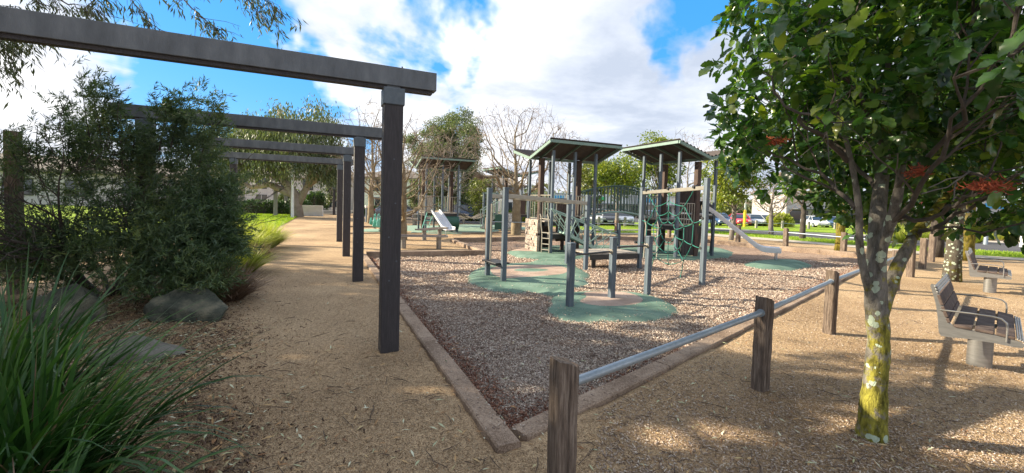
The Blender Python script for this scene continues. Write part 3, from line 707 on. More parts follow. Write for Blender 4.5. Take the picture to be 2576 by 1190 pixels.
def railing(t,p,q,z0,z1,n,m='beige',r=.012,name='railing'):
    b=MB();p=Vector(p);q=Vector(q)
    b.tube([p+Zv*z0,q+Zv*z0],r*1.2,6);b.tube([p+Zv*z1,q+Zv*z1],r*1.2,6)
    for i in range(n+1):
        a=p.lerp(q,i/n);b.tube([a+Zv*z0,a+Zv*z1],r,6)
    return b.build(name,M_[m],t,smooth=50)
def boards(t,p,q,z0,z1,n,m='pwood',name='board_panel',th=.03):
    b=MB();p=Vector(p);q=Vector(q);d=(q-p)/n
    for i in range(n):
        a=p+d*(i+.5);b.box(a+Zv*(z0+z1)/2,(d.length*.9,th,z1-z0),d)
    b.bar(p+Zv*(z1+.02),q+Zv*(z1+.02),.06,.05);b.bar(p+Zv*(z0+.1)-d.normalized().cross(Zv)*.03,q+Zv*(z0+.1)-d.normalized().cross(Zv)*.03,.02,.06)
    return b.build(name,M_[m],t)
def decking(t,c,ax,L,Wd,z,m='deck',fascia='black'):
    ay=Zv.cross(ax);b=MB();n=max(3,int(Wd/.12))
    for i in range(n): b.box(Vector(c)+ay*((i+.5)/n-.5)*Wd+Zv*z,(L,Wd/n*.92,.035),ax)
    b.build('deck',M_[m],t)
    b=MB()
    for s in(-1,1):
        b.box(Vector(c)+ay*s*(Wd/2)+Zv*(z-.085),(L,.03,.13),ax);b.box(Vector(c)+ax*s*(L/2-.02)+Zv*(z-.086),(.03,Wd-.04,.126),ax)
    b.build('deck_frame',M_[fascia],t)
OA=Vector((1.24,13.4,0))
ta=thing('play_tower',OA,'left roofed play tower with pale climbing wall and cream ladder','play tower')
w=tower_frame(ta,OA,E1,N1,-.09)
decking(ta,w(.8,.8),E1,1.62,.76,1.0);decking(ta,w(.4,.38),E1,.78,.76,.62);decking(ta,w(1.2,1.3),E1,.8,.6,1.18)
# climbing wall: blocks with hand holes
W0=G(1321,626);W1=G(1351,634.6)
def holed_wall(t):
    b=MB();b.m=0;d=(W1-W0);L=d.length;d.normalize();s=Vector((-d.y,d.x,0));rows=6;cols=5
    holes={(4,1),(1,3),(3,0),(2,2),(5,3),(0,1),(3,4)}
    H=1.05;rs=random.Random(4)
    for r in range(rows*2):
        for c in range(cols*2):
            hole=((r%2==0) and (c%2==1) and ((r//2,c//2) in holes))
            w_,h_=L/(cols*2),H/(rows*2)
            cc=W0+d*((c+.5)*w_)+Zv*((r+.5)*h_)+s*(.035 if not hole else .12)
            if hole: continue
            jit=rs.uniform(0,.012)
            b.box(cc-s*jit,(w_*1.001,.09,h_*.999),d)
    o=b.build('climbing_wall',M_['wallrock'],t)
    b=MB();b.box(W0+d*(L/2)+Zv*(H/2)+s*.105,(L*.98,.05,H*.98),d);b.build('wall_backing',M_['black'],t)
    b=MB()
    for r in range(1,rows): b.box(W0+d*(L/2)+Zv*(r*H/rows)-s*.0145,(L,.006,.012),d)
    b.build('wall_joint',M_['pwood'],t)
holed_wall(ta)
railing(ta,w(0,.05),w(0,1.5),1.08,1.85,8);railing(ta,w(.08,1.6),w(.74,1.6),1.08,1.9,5,'pgreen');railing(ta,w(1.0,1.6),w(1.56,1.6),1.2,1.95,5,'pgreen')
boards(ta,w(.42,.42),w(.92,.42),.35,1.72,6);railing(ta,w(.86,.0),w(1.55,.0),1.2,1.85,6,'beige')
boards(ta,w(.45,1.55),w(.8,1.55),.0,.95,4)
# ladder at the front
L0=G(1362,637)+Vector((0,0,0));L1=G(1381,639)
b=MB()
for q in (L0,L1): b.tube([q,q+Zv*.62,q+N1*.08+Zv*.9,q+N1*.10+Zv*1.15,q+N1*.17+Zv*1.24],.018,8)
b.build('ladder_rail',M_['beige'],ta,smooth=40)
for z in (.12,.30,.48,.66):
    b=MB();b.tube([L0+Zv*z,L1+Zv*z],.016,8);b.build('ladder_rung',M_['beige'],ta,smooth=40)
for q,z in ((w(.9,.8),.95),(w(1.55,.35),1.0)):
    b=MB();b.box(q+Zv*(z/2),(.1,.1,z),E1);b.build('deck_leg',M_['pwood'],ta)
# ladder at the back
b=MB();q=w(.55,1.75)
for k in (0,.3): b.tube([q+E1*k,q+E1*k-N1*.15+Zv*1.05],.018,6)
for z in (.2,.45,.7,.95): b.tube([q-N1*.15*z+Zv*z,q+E1*.3-N1*.15*z+Zv*z],.014,6)
b.build('rear_ladder',M_['pgreen'],ta,smooth=40)
# --- lattice ramp
t=thing('lattice_ramp',G(1509,638),'sage green ramp with crossed lattice sides leading down from the left tower','play ramp')
ra=Vector((1.62,13.15,.68));rb=Vector((2.95,13.45,.04));sd_=Vector((-.2,.97,0)).normalized();hd=Zv*.78+(rb-ra).normalized()*0
b=MB();b.bar(ra+sd_*.3,rb+sd_*.3,.62,.045);b.build('ramp_board',M_['pgreen'],t)
for s_ in (0,.6):
    b=MB();A0=ra+sd_*s_+Zv*.03;B0=rb+sd_*s_+Zv*.03
    rt0=ra+sd_*s_+Vector((-.42,-.1,.74));rt1=rb+sd_*s_+Vector((.42,.1,.62))
    b.tube([rt0,rt1],.022,7);b.bar(A0,B0,.045,.09)
    n=7
    for i in range(n):
        b.tube([A0.lerp(B0,i/n),rt0.lerp(rt1,min(1,(i+1.6)/n))],.012,5)
        b.tube([A0.lerp(B0,(i+1)/n),rt0.lerp(rt1,max(0,(i-.6)/n))],.012,5)
    b.build('lattice_side',M_['pgreen'],t,smooth=40)
sp_=G(1554,640);mkpost(t,sp_,.98)
b=MB();b.tube([rb+sd_*.6+Vector((.42,.1,.62)),sp_+Zv*.75],.018,6);b.tube([rb+sd_*.0+Vector((.42,.1,.62)),sp_+Zv*.25],.012,6);b.build('guide_rail',M_['pgreen'],t,smooth=40)
# --- arched bridge
OB=Vector((5.2,13.4,0))
tb=thing('play_tower',OB,'right roofed play tower with timber boards and steel slide','play tower')
w2=tower_frame(tb,OB,N1,E1)
t=thing('arched_bridge',w(1.6,.9),'arched green railed footbridge joining the two roofed towers','play bridge')
ba=w(1.62,.9,1.12);bb=w2(1.66,.45,1.14)+Vector((0,0,0));L=(bb-ba).length;d=(bb-ba).normalized();s=Vector((-d.y,d.x,0))
def bp(f,o=0.,z=0.): 
    q=ba.lerp(bb,f)+s*o;q.z=1.14+.26*math.sin(math.pi*f)+z;return q
n=22
b=MB()
for i in range(n): b.bar(bp(i/n+.006,0,0)-s*.38+Vector((0,0,0)),bp(i/n+.006,0,0)+s*.38,L/n*.86,.035)
b.build('deck',M_['deck'],t)
for o_ in (-.4,.4):
    b=MB();b.tube([bp(i/12,o_,-.03) for i in range(13)],.032,6);b.build('side_beam',M_['pgreen'],t,smooth=40)
    b=MB();b.tube([bp(i/12,o_,.86) for i in range(13)],.027,6);b.tube([bp(i/12,o_,.06) for i in range(13)],.014,6)
    for i in range(22): b.tube([bp((i+.5)/22,o_,.0),bp((i+.5)/22,o_,.86)],.021,5)
    b.build('railing',M_['dgreensteel'],t,smooth=40)
# tower B fittings
decking(tb,w2(.4,.4),N1,.78,.78,1.0);decking(tb,w2(1.2,.8),N1,.8,1.5,1.16);decking(tb,w2(.4,1.2),N1,.8,.76,1.36)
boards(tb,w2(.05,.72),w2(.9,.80),1.42,2.2,6);
boards(tb,w2(1.15,.02),w2(1.62,.02),.05,1.0,5,'black');boards(tb,w2(.02,.25),w2(.02,.95),.05,.98,5,'black')
railing(tb,w2(.0,.08),w2(.0,.72),1.06,1.72,6);railing(tb,w2(1.6,.2),w2(1.6,1.5),1.2,1.95,9,'beige');railing(tb,w2(.84,0),w2(1.56,0),1.2,1.9,6,'beige');railing(tb,w2(.04,1.6),w2(.5,1.6),1.42,2.1,4,'beige')
# tunnel-like black drum under right side
b=MB();q=w2(.35,.9);b.loft([[q+E1*(rr*math.cos(a))+N1*(rr*math.sin(a)*.9)+Zv*z for a in [2*math.pi*i/16 for i in range(16)]] for z,rr in ((0.0,.30),(.3,.36),(.7,.42),(.98,.44))]);b.build('crawl_drum',M_['black'],tb,smooth=40)
# hanging rope ladder
for k in (1.15,1.4):
    b=MB();b.tube([w2(-.05,k,1.32),w2(-.12,k,.7),w2(-.08,k,.12)],.015,6);b.build('rope',M_['blackrope'],tb,smooth=40)
b=MB();b.tube([w2(-.05,1.1,1.32),w2(-.05,1.5,1.32)],.016,6);b.build('rope_bar',M_['black'],tb,smooth=40)
# leaning cream ladder in front
q0=D(1619,650,12.7);q0.z=.02;q1=q0+Vector((.38,-.02,0));up0=Vector((.20,.55,1.0))
b=MB()
for q in (q0,q1): b.tube([q,q+up0*.97,q+up0*1.0+Vector((0,.25,.3))],.016,6)
for f in (.18,.4,.62,.84): b.tube([q0+up0*f,q1+up0*f],.013,6)
b.build('leaning_ladder',M_['beige'],tb,smooth=40)
# slide
def slide(t,p0,p1,wd,run,parent_name='slide'):
    d=Vector((p1.x-p0.x,p1.y-p0.y,0));L=d.length;d.normalize();s=Vector((-d.y,d.x,0));n=22;pts=[]
    for i in range(n+1):
        f=i/n;x=f*L
        # flat lip, straight fall, curved run-out
        r0=.06*L;k=(x-r0)/(L*(1-run)-r0)
        if x<r0: z=p0.z
        elif k<1:
            z=p0.z+(p1.z-p0.z)*(k**1.02)
        else: z=p1.z
        pts.append((x,z))
    sm=pts[:]
    for _ in range(2):
        sm=[sm[0]]+[(sm[i][0],(sm[i-1][1]+2*sm[i][1]+sm[i+1][1])/4) for i in range(1,len(sm)-1)]+[sm[-1]]
    prof=[(-wd/2-.03,.10),(-wd/2-.03,.13),(-wd/2+.01,.13),(-wd/2+.025,.03),(-wd*.12,.0),(wd*.12,.0),(wd/2-.025,.03),(wd/2-.01,.13),(wd/2+.03,.13),(wd/2+.03,.10),(wd/2+.01,-.03),(-wd/2-.01,-.03)]
    b=MB();b.loft([[Vector((p0.x,p0.y,0))+d*x+s*a+Zv*(z+c) for a,c in prof] for x,z in sm]);b.build('slide_chute',M_['slideSteel'],t,fix=True,smooth=30)
    b=MB()
    for a in (-wd/2,wd/2):
        q=Vector((p0.x,p0.y,0))+d*(L*.95)+s*a;b.tube([q+Zv*0,q+Zv*p1.z],.016,6)
    b.build('slide_leg',M_['galv'],t,smooth=40)
sp0=w2(.40,1.55,1.58);sp1=G(1950,655)+Vector((.12,-.05,.28))
slide(tb,sp0,sp1,.50,.24)
b=MB();b.loft([[w2(a_,1.45,0)+Zv*z for a_,z in ((.12,1.40),(.12,1.75),(.2,1.82),(.6,1.82),(.68,1.75),(.68,1.40),(.64,1.40),(.64,1.72),(.58,1.78),(.22,1.78),(.16,1.72),(.16,1.40))],[w2(a_,1.75,0)+Zv*z for a_,z in ((.12,1.40),(.12,1.65),(.2,1.70),(.6,1.70),(.68,1.65),(.68,1.40),(.64,1.40),(.64,1.62),(.58,1.66),(.22,1.66),(.16,1.62),(.16,1.40))]]);b.build('slide_hood',M_['black'],tb,fix=True)
# --- distant tower with small slide and tunnel
OC=G(1070,585)
tc_=thing('play_tower',OC,'distant small play tower with short slide and dark green tunnel','play tower')
w3=tower_frame(tc_,OC,E1,N1)
decking(tc_,w3(.8,.8),E1,1.62,1.6,.95)
slide(tc_,w3(.45,-.05,1.0),w3(.85,-1.45,.24),.46,.2)
b=MB();q=w3(1.25,.25,.48);b.tube([q-E1*.45,q+E1*.4],[.42,.42],18);b.build('tunnel',M_['dgreen'],tc_,smooth=40)
railing(tc_,w3(.85,0),w3(1.56,0),1.02,1.75,6,'beige');railing(tc_,w3(.0,.1),w3(.0,1.5),1.02,1.8,8,'beige');railing(tc_,w3(.1,1.6),w3(1.5,1.6),1.02,1.8,9,'pgreen')
boards(tc_,w3(1.6,.75),w3(1.6,1.5),.95,1.7,5);boards(tc_,w3(.0,-.02),w3(.34,-.02),.98,1.75,3,'beige')
b=MB();q=w3(-.35,-.5)
for k in (0,.3): b.tube([q+E1*k,q+E1*(k+.4)+N1*.4+Zv*1.0],.02,6)
for f in (.2,.4,.6,.8): b.tube([q+E1*.4*f+N1*.4*f+Zv*f,q+E1*(.3+.4*f)+N1*.4*f+Zv*f],.016,6)
b.build('side_ladder',M_['sprgreen'],tc_,smooth=40)
b=MB();b.tube([w3(-.5,-.5,.55),w3(-.5,-.5,.6)],.02,6)
# --- farthest tower with roof, noughts and crosses panel
OD=G(1262,580)
td=thing('play_tower',OD,'farthest play tower behind the bare tree, with noughts and crosses panel','play tower')
w4=tower_frame(td,OD,N1,E1)
decking(td,w4(.8,.8),N1,1.62,1.6,.95)
b=MB();q=w4(-.02,.35)
for i in range(3):
    for j in range(3): b.box(q+E1*(.0+i*.27)+Zv*(.3+j*.27),(.24,.05,.24),E1)
b.build('game_block',M_['white'],td,bevel=.01)
b=MB();b.box(q+E1*.27+Zv*.57+N1*.04,(.95,.03,.95),E1);b.build('game_frame',M_['beige'],td)
b=MB()
for i,j,k in ((0,0,'o'),(1,0,'x'),(2,0,'x'),(0,1,'x'),(2,1,'o'),(1,2,'o'),(0,2,'o')):
    c=q+E1*(i*.27)+Zv*(.3+j*.27)-N1*.03
    if k=='x':
        for s_ in (-1,1): b.bar(c-E1*.07-Zv*.07*s_,c+E1*.07+Zv*.07*s_,.008,.03,up=N1.cross((E1+Zv*s_).normalized()))
    else:
        m=10
        for a in range(m):
            a0,a1=2*math.pi*a/m,2*math.pi*(a+1)/m;b.tube([c+E1*.06*math.cos(a0)+Zv*.075*math.sin(a0),c+E1*.06*math.cos(a1)+Zv*.075*math.sin(a1)],.012,4)
b.build('game_mark',M_['black'],td)
b=MB();b.box(w4(-.03,-.25,.5),(.4,.06,.85),E1);b.build('green_panel',M_['dgreen'],td,bevel=.01)
railing(td,w4(0,0),w4(1.6,0),1.0,1.75,10,'beige');boards(td,w4(.0,1.0),w4(.0,1.5),.95,1.75,4)
# black stair going down left + cage
b=MB();b.bar(w4(.3,-.1,.95),w4(.3,-1.1,.1),.6,.05);b.build('stair',M_['black'],td)
for k in (0.,.6):
    b=MB()
    for i in range(6): b.tube([w4(k,-.1-i*.2,.95-i*.17),w4(k,-.1-i*.2,1.75-i*.12)],.012,5)
    b.tube([w4(k,-.1,1.75),w4(k,-1.1,1.15)],.016,5);b.build('stair_railing',M_['pgreen'],td,smooth=40)
# entry portal of that tower + suspended bridge
OE=G(1192,577)
t=thing('suspension_bridge',OE,'sagging plank bridge on ropes between the two distant towers','play bridge')
pA=w3(1.75,.5)+Vector((0,0,.95));pB=G(1215,577)+Vector((0,0,.98));pB.z=.85;sn=Vector((0,1,0))
b=MB();n=16
for i in range(n):
    f=(i+.5)/n;q=pA.lerp(pB,f)-Zv*(.28*math.sin(math.pi*f));b.box(q+sn*.3,((pB-pA).length/n*.8,.6,.04),(pB-pA).normalized())
b.build('plank',M_['deck'],t)
for o_ in (0,.6):
    b=MB()
    for z in (.0,.35,.7): b.tube([pA.lerp(pB,i/10)+sn*o_-Zv*(.28*math.sin(math.pi*i/10)-z) for i in range(11)],.016,5)
    b.build('hand_rope',M_['blackrope'],t,smooth=40)
for q in (pB,pB+Vector((.75,0,0))):
    for o_ in (0,.6):
        mkpost(t,q+sn*o_,2.1,False)
b=MB()
for o_ in (0,.6): b.bar(Vector((pB.x-.1,pB.y+o_,2.08)),Vector((pB.x+.85,pB.y+o_,2.08)),.06,.07)
b.build('portal_beam',M_['pgreen'],t)
b=MB();b.box(Vector((pB.x+.38,pB.y+.3,.86)),(.75,.62,.08));b.build('landing_deck',M_['black'],t)
# --- spring toys, bin
def spring_toy(p,label,s=1.,ry=0.):
    t=thing('spring_rider',p,label,'spring toy')
    b=MB();pts=[p+Vector((.07*math.cos(a*.9),.07*math.sin(a*.9),.03+a*.011)) for a in range(28)];b.tube(pts,.014,5);b.build('spring',M_['black'],t,smooth=40)
    out=[(-.45,.3),(-.35,.62),(-.2,.66),(-.12,.5),(.08,.48),(.18,.8),(.36,.86),(.46,.7),(.36,.6),(.42,.36),(.2,.26),(-.2,.24)]
    out=[(x*s,z*s) for x,z in out]
    d=Vector((math.cos(ry),math.sin(ry),0));sn=Vector((-d.y,d.x,0))
    for o_,nm in ((-.1,'side_panel'),(.1,'side_panel')):
        b=MB();b.prism([p+d*x+sn*o_+Zv*z for x,z in out],sn*.03);b.build(nm,M_['sprgreen'],t,fix=True,bevel=.01)
    b=MB();b.box(p+Zv*.46*s+sn*.015,(.3,.2,.04),d);b.build('seat',M_['white'],t,bevel=.01)
    b=MB();b.tube([p+d*.15-sn*.2+Zv*.72*s,p+d*.15+sn*.23+Zv*.72*s],.015,6);b.build('handle',M_['black'],t,smooth=40)
spring_toy(G(943,577),'mint spring rider nearer the path, left of the dark post',.95,1.5)
spring_toy(G(956,584),'mint spring rider in front of its twin on a rubber disc',.95,1.25)
def bin_(p,label):
    t=thing('litter_bin',p,label,'bin')
    b=MB();b.box(p+Zv*.55,(.42,.42,1.0),E1);b.build('casing',M_['pmetal'],t,bevel=.02)
    b=MB();b.prism([p+E1*(-.25)-N1*.25+Zv*1.05,p+E1*.25-N1*.25+Zv*1.05,p+E1*.25-N1*.25+Zv*1.12,p-E1*.25-N1*.25+Zv*1.2],N1*.5);b.build('lid',M_['white'],t,fix=True)
    b=MB();b.box(p+E1*.0-N1*.215+Zv*.85,(.28,.01,.14),E1);b.build('slot',M_['black'],t)
bin_(G(928,561),'grey cabinet litter bin at the path beside the spring riders')
# ================================================================== BENCHES
LB=Vector((.755,.655,0)).normalized();FB=Vector((LB.y,-LB.x,0))
def armbench(P,label,L=1.5):
    E1=LB;t=thing('park_bench',P,label,'bench','stainless benches under the trees')
    f=FB*.77;w=lambda a,v,z:P+E1*(a*.95)+f*v+Zv*(z*.97)
    prof_top=[(-.46,.88),(-.43,.86),(-.375,.72),(-.335,.58),(-.30,.50),(-.24,.455),(-.10,.445),(.10,.44),(.28,.425),(.345,.41)]
    prof_bot=[(.375,.385),(.36,.355),(.30,.35),(.12,.355),(-.10,.35),(-.26,.335),(-.36,.33),(-.385,.37),(-.40,.50),(-.43,.66),(-.475,.80),(-.50,.865),(-.49,.885)]
    out=prof_top+prof_bot
    for a in (-L/2,L/2-.02):
        b=MB();b.prism([w(a,v,z) for v,z in out],E1*.02);b.build('side_frame',M_['stainless'],t,fix=True)
    # seat and back slats
    def slat(v0,z0,v1,z1,nm,m='brownslat',th=.028):
        b=MB();p0=w(0,v0,z0);p1=w(0,v1,z1);c=(p0+p1)/2;dv=(p1-p0);b.box(c,(L-.045,dv.length,th),E1,dv.normalized(),E1.cross(dv).normalized());b.build(nm,M_[m],t,bevel=.006)
    slat(-.245,.468,-.075,.463,'seat_slat');slat(-.055,.462,.115,.458,'seat_slat');slat(.135,.457,.295,.440,'seat_slat')
    for k in range(3): slat(.305+.022*k,.438-.006*k,.322+.022*k,.434-.007*k,'front_strip','stainless',.016)
    slat(-.315,.545,-.365,.655,'back_slat');slat(-.370,.67,-.412,.775,'back_slat');slat(-.29,.49,-.312,.535,'back_slat')
    for k in range(3): slat(-.418-.013*k,.79+.03*k,-.428-.013*k,.812+.03*k,'top_strip','stainless',.016)
    for a in (-L/2-.012,L/2+.012):
        b=MB();pts=[w(a,-.39,.615),w(a,-.1,.625),w(a,.1,.625),w(a,.17,.615),w(a,.215,.58),w(a,.225,.52),w(a,.225,.39)]
        b.tube(pts,.0085,7);b.build('armrest',M_['stainless'],t,smooth=40)
    for px_ in (-.36,.36):
     b=MB();b.loft([[w(px_+x,v,z) for x,v in [(math.cos(q)*.075,math.sin(q)*.125) for q in [2*math.pi*i/20 for i in range(20)]]] for z in (-.05,.34)]);b.build('pedestal',M_['stainless'],t,fix=True,smooth=40)
     b=MB();b.box(w(px_,-.02,.345),(.25,.36,.012),E1);b.build('mounting_plate',M_['stainless'],t)
armbench(Vector((5.02,4.47,0))+LB*.36,'nearest brown slatted bench with steel arms, right of the mossy tree')
armbench(G(2489,735)+LB*.36,'farther brown slatted bench with steel arms, behind the nearest one')
def flatbench(p,label,L=1.55,rz=0.,lo=.45):
    t=thing('backless_bench',p,label,'bench','flat benches beside the playground')
    ax=Vector((math.cos(rz),math.sin(rz),0));ay=Zv.cross(ax)
    for i in range(3):
        b=MB();b.box(p+ay*(i-1)*.15+Zv*.42,(L-.06,.135,.03),ax);b.build('slat',M_['brownslat'],t,bevel=.005)
    for s in(-1,1):
        b=MB();b.box(p+ax*s*(L/2)+Zv*.415,(.04,.5,.055),ax);b.build('end_frame',M_['stainless'],t,bevel=.006)
        b=MB();b.box(p+ay*s*.235+Zv*.412,(L-.045,.02,.05),ax);b.build('edge_strip',M_['stainless'],t)
        b=MB();q=p+ax*s*(L*.34);b.tube([q-Zv*.05,q+Zv*.388],.085,16);b.build('leg',M_['stainless'],t,smooth=40)
flatbench(Vector((-2.93,13.8,0)),'long backless slatted bench in front, right of the near post',1.65,.2)
flatbench(G(1096,603)+Vector((-.2,.3,0)),'shorter backless bench angled behind the long one',1.7,1.2)
# picnic tables far
def picnic(p,label,rz=0.):
    t=thing('picnic_table',p,label,'picnic table','picnic tables beyond the playground');ax=Vector((math.cos(rz),math.sin(rz),0));ay=Zv.cross(ax)
    b=MB();b.box(p+Zv*.73,(1.8,.75,.06),ax);b.build('tabletop',M_['deck'],t)
    for s in(-1,1):
        b=MB();b.box(p+ay*s*.65+Zv*.44,(1.8,.3,.05),ax);b.build('seat',M_['deck'],t)
        b=MB();b.box(p+ax*s*.55+Zv*.35,(.2,.2,.7),ax);b.box(p+ax*s*.55+ay*.65+Zv*.2,(.12,.12,.42),ax);b.box(p+ax*s*.55-ay*.65+Zv*.2,(.12,.12,.42),ax);b.build('leg',M_['stainless'],t)
picnic(G(1148,563),'right picnic table beyond the suspended bridge',.1);picnic(G(1022,566),'left picnic table in front of the white house',.1)
# ================================================================== VEGETATION BUILDERS
OVAL=(np.array([(0,0,0),(.35,.2,.05),(.35,-.2,.05),(.72,.17,.03),(.72,-.17,.03),(1,0,-.04)]),np.array([(0,2,1),(1,2,3),(2,4,3),(3,4,5)]))
NARROW=(np.array([(0,0,0),(.45,.085,.02),(.45,-.085,.02),(1,0,-.04)]),np.array([(0,2,1),(1,2,3)]))
STAR=(np.array([(0,0,0),(.5,.34,.06),(.45,-.3,.0),(1,.05,-.1),(.4,.8,-.1),(.55,-.8,.1)]),np.array([(0,2,1),(1,2,3),(0,1,4),(0,5,2)]))
def lobed_leaf():
    # lobed outline, midrib folded
    L=[(0,.012),(.10,.035),(.20,.09),(.30,.10),(.40,.17),(.47,.15),(.58,.225),(.65,.17),(.74,.20),(.82,.14),(.91,.10),(1.,.0)]
    vs=[];fs=[]
    mid=[(x,0,-.26*x*x) for x,_ in L]
    n=len(L);vs+=mid
    for s in (1,-1):
        for x,w in L: vs.append((x+.02*(s<0),s*w,-.26*x*x+.03*math.sin(x*14+s)+.22*w*(1 if s>0 else .8)))
    for k,s in ((0,1),(1,-1)):
        o=n*(k+1)
        for i in range(n-1):
            a,b,c,d=i,i+1,o+i+1,o+i
            if s>0: fs+=[(a,b,c),(a,c,d)]
            else: fs+=[(a,c,b),(a,d,c)]
    return np.array(vs),np.array(fs)
LOBED=lobed_leaf()
OAK=(np.array([(0,0,0),(.3,.12,.03),(.3,-.12,.03),(.6,.26,.05),(.62,-.24,.05),(.8,.13,0),(.8,-.13,0),(1,0,-.08),(.5,0,0)]),np.array([(0,8,1),(0,2,8),(1,8,3),(2,4,8),(8,5,3),(8,4,6),(8,6,5),(5,6,7)]))
def grow(segs,tips,p,d,L,r,lev,maxlev,rs,bend=.25,kids=(3,5),ratio=.62,spread=.75,up=.12,rr=.6,start=.35,nseg=5):
    pts=[Vector(p)];rad=[r];dd=Vector(d).normalized()
    for i in range(nseg):
        dd=(dd+Vector((rs.gauss(0,1),rs.gauss(0,1),rs.gauss(0,1)))*bend*.35+Zv*up*.3).normalized()
        pts.append(pts[-1]+dd*(L/nseg));rad.append(r*(1-.62*(i+1)/nseg) if lev<maxlev else r*(1-.8*(i+1)/nseg))
    segs.append((lev,pts,rad))
    if lev>=maxlev: tips.append((pts[-1],dd,pts));return
    n=rs.randint(*kids)+(1 if 2<=lev else 0)
    for k in range(n):
        f=start+(1-start)*(k+rs.random()*.6)/n;f=min(f,.999);i=int(f*nseg);q=pts[i].lerp(pts[min(i+1,nseg)],f*nseg-i)
        ax=Vector((rs.gauss(0,1),rs.gauss(0,1),rs.gauss(0,.6)));base=(pts[min(i+1,nseg)]-pts[i]).normalized();ax=(ax-base*ax.dot(base)).normalized()
        nd=(base+ax*spread*rs.uniform(.7,1.3)).normalized()
        grow(segs,tips,q,nd,L*ratio*rs.uniform(.75,1.15)*(1.1-.4*f),rad[i]*rr,lev+1,maxlev,rs,bend,kids,ratio,spread,up,rr,.25,max(3,nseg-1))
    grow(segs,tips,pts[-1],dd,L*ratio*.9,rad[-1]*.85,lev+1,maxlev,rs,bend,kids,ratio,spread,up,rr,.2,max(3,nseg-1))
def tubes(segs,lo,hi,minr=.004,sides=(9,7,5,4,3,3,3)):
    b=MB()
    for lev,pts,rad in segs:
        if lo<=lev<=hi: b.tube(pts,[max(x,minr) for x in rad],sides[min(lev,6)],cap=lev<2)
    return b
def colonize(root,fork,cen,R3,N,step,seed,shell=.5):
    """branches that grow towards points spread through the crown; returns nodes, parents"""
    rn=np.random.default_rng(seed);u=norm(rn.normal(size=(N,3)));A=np.array(cen)+u*(rn.random(N)[:,None]**shell)*np.array(R3)*(1+.10*np.sin(u[:,0:1]*5+seed)+.08*np.cos(u[:,2:3]*6+seed))
    A=A[A[:,2]>fork[2]-.15*R3[2]]
    P=[np.array(root,float)];par=[-1];n0=max(2,int((fork[2]-root[2])/step))
    for i in range(1,n0+1): P.append(np.array(root)+(np.array(fork)-np.array(root))*i/n0+rn.normal(size=3)*.012);par.append(len(P)-2)
    P=np.array(P);par=list(par);near=np.full(len(A),1e9);who=np.zeros(len(A),int);new=np.arange(len(P))
    kill=step*1.35
    for it in range(90):
        if len(A)==0: break
        d=np.linalg.norm(A[:,None,:]-P[new][None],axis=2);j=d.argmin(1);m=d[np.arange(len(A)),j];up=m<near;near[up]=m[up];who[up]=new[j[up]]
        k=near>kill;A,near,who=A[k],near[k],who[k]
        if len(A)==0: break
        ids=np.unique(who);add=[];q=[]
        for i in ids:
            dv=norm(A[who==i]-P[i]).sum(0);dv=dv/max(np.linalg.norm(dv),1e-6)+rn.normal(size=3)*.13
            if par[i]>=0: dv=dv+.6*norm((P[i]-P[par[i]])[None])[0]
            add.append(P[i]+dv/np.linalg.norm(dv)*step);q.append(i)
        new=np.arange(len(P),len(P)+len(add));P=np.concatenate([P,np.array(add)]);par+=q
        if len(P)>9000: break
    return P,par
def bare_tree(p,h,r,label,seed,m='barklit',fork=.28,twr=.008,crown=.36,N=1300,lean=(0,0),group='bare winter trees',squash=1.,off=(0,0)):
    rs=random.Random(seed);t=thing('bare_tree',p,label,'tree',group)
    fk=(p.x+lean[0],p.y+lean[1],p.z+h*fork);rz=h*(1-fork)/2;cen=(p.x+lean[0]+off[0],p.y+lean[1]+off[1],p.z+h*fork+rz*1.02)
    step=h*.030;P,par=colonize((p.x,p.y,p.z-.1),fk,cen,(h*crown,h*crown,rz*squash),N,step,seed)
    n=len(P);ch=[[] for _ in range(n)]
    for i,q in enumerate(par):
        if q>=0: ch[q].append(i)
    cnt=np.zeros(n)
    for i in range(n-1,-1,-1):
        if not ch[i]: cnt[i]+=1
        if par[i]>=0: cnt[par[i]]+=cnt[i]
    tot=cnt[0];rad=np.maximum(twr,r*.92*(cnt/tot)**.53);zf=np.clip((P[:,2]-p.z)/(h*fork),0,1);rad=np.where((cnt==tot),r*(1.18-.28*zf),rad)
    big=MB();small=MB();stack=[0]
    thr=max(4,tot*.012)
    while stack:
        i=stack.pop();chain=[par[i],i] if par[i]>=0 else [i];
        cur=i
        while ch[cur]:
            c=sorted(ch[cur],key=lambda k:-cnt[k]);stack+=c[1:];cur=c[0];chain.append(cur)
        pts=[Vector(P[k]) for k in chain];rd=[rad[k] for k in chain]
        if par[i]>=0: rd[0]=min(rd[0],rd[1]*1.15)
        mx=rd[0];cut=len(chain)
        bigk=[k for k in range(len(chain)) if cnt[chain[k]]>=thr]
        kb=(max(bigk)+1) if bigk else 0
        if kb>=2: big.tube(pts[:kb],rd[:kb],9 if mx>.1 else 6 if mx>.04 else 5,cap=False)
        if kb<len(chain):
            s0=max(0,kb-1)
            if len(pts)-s0>=2:
                rr=rd[s0:];rr[-1]*=.5;small.tube(pts[s0:],rr,3,cap=False)
                e=pts[-1];dv=(e-pts[-2]).normalized()
                for _ in range(3):
                    g=(dv+Vector((rs.gauss(0,.5),rs.gauss(0,.5),rs.gauss(.2,.4)))).normalized()*step*rs.uniform(1.,3.);small.tube([e-dv*step*.5,e+g],[twr*.8,twr*.4],3,cap=False)
    big.build('trunk',M_[m],t,smooth=True);small.build('twigs',M_['twig'],t)
    return t
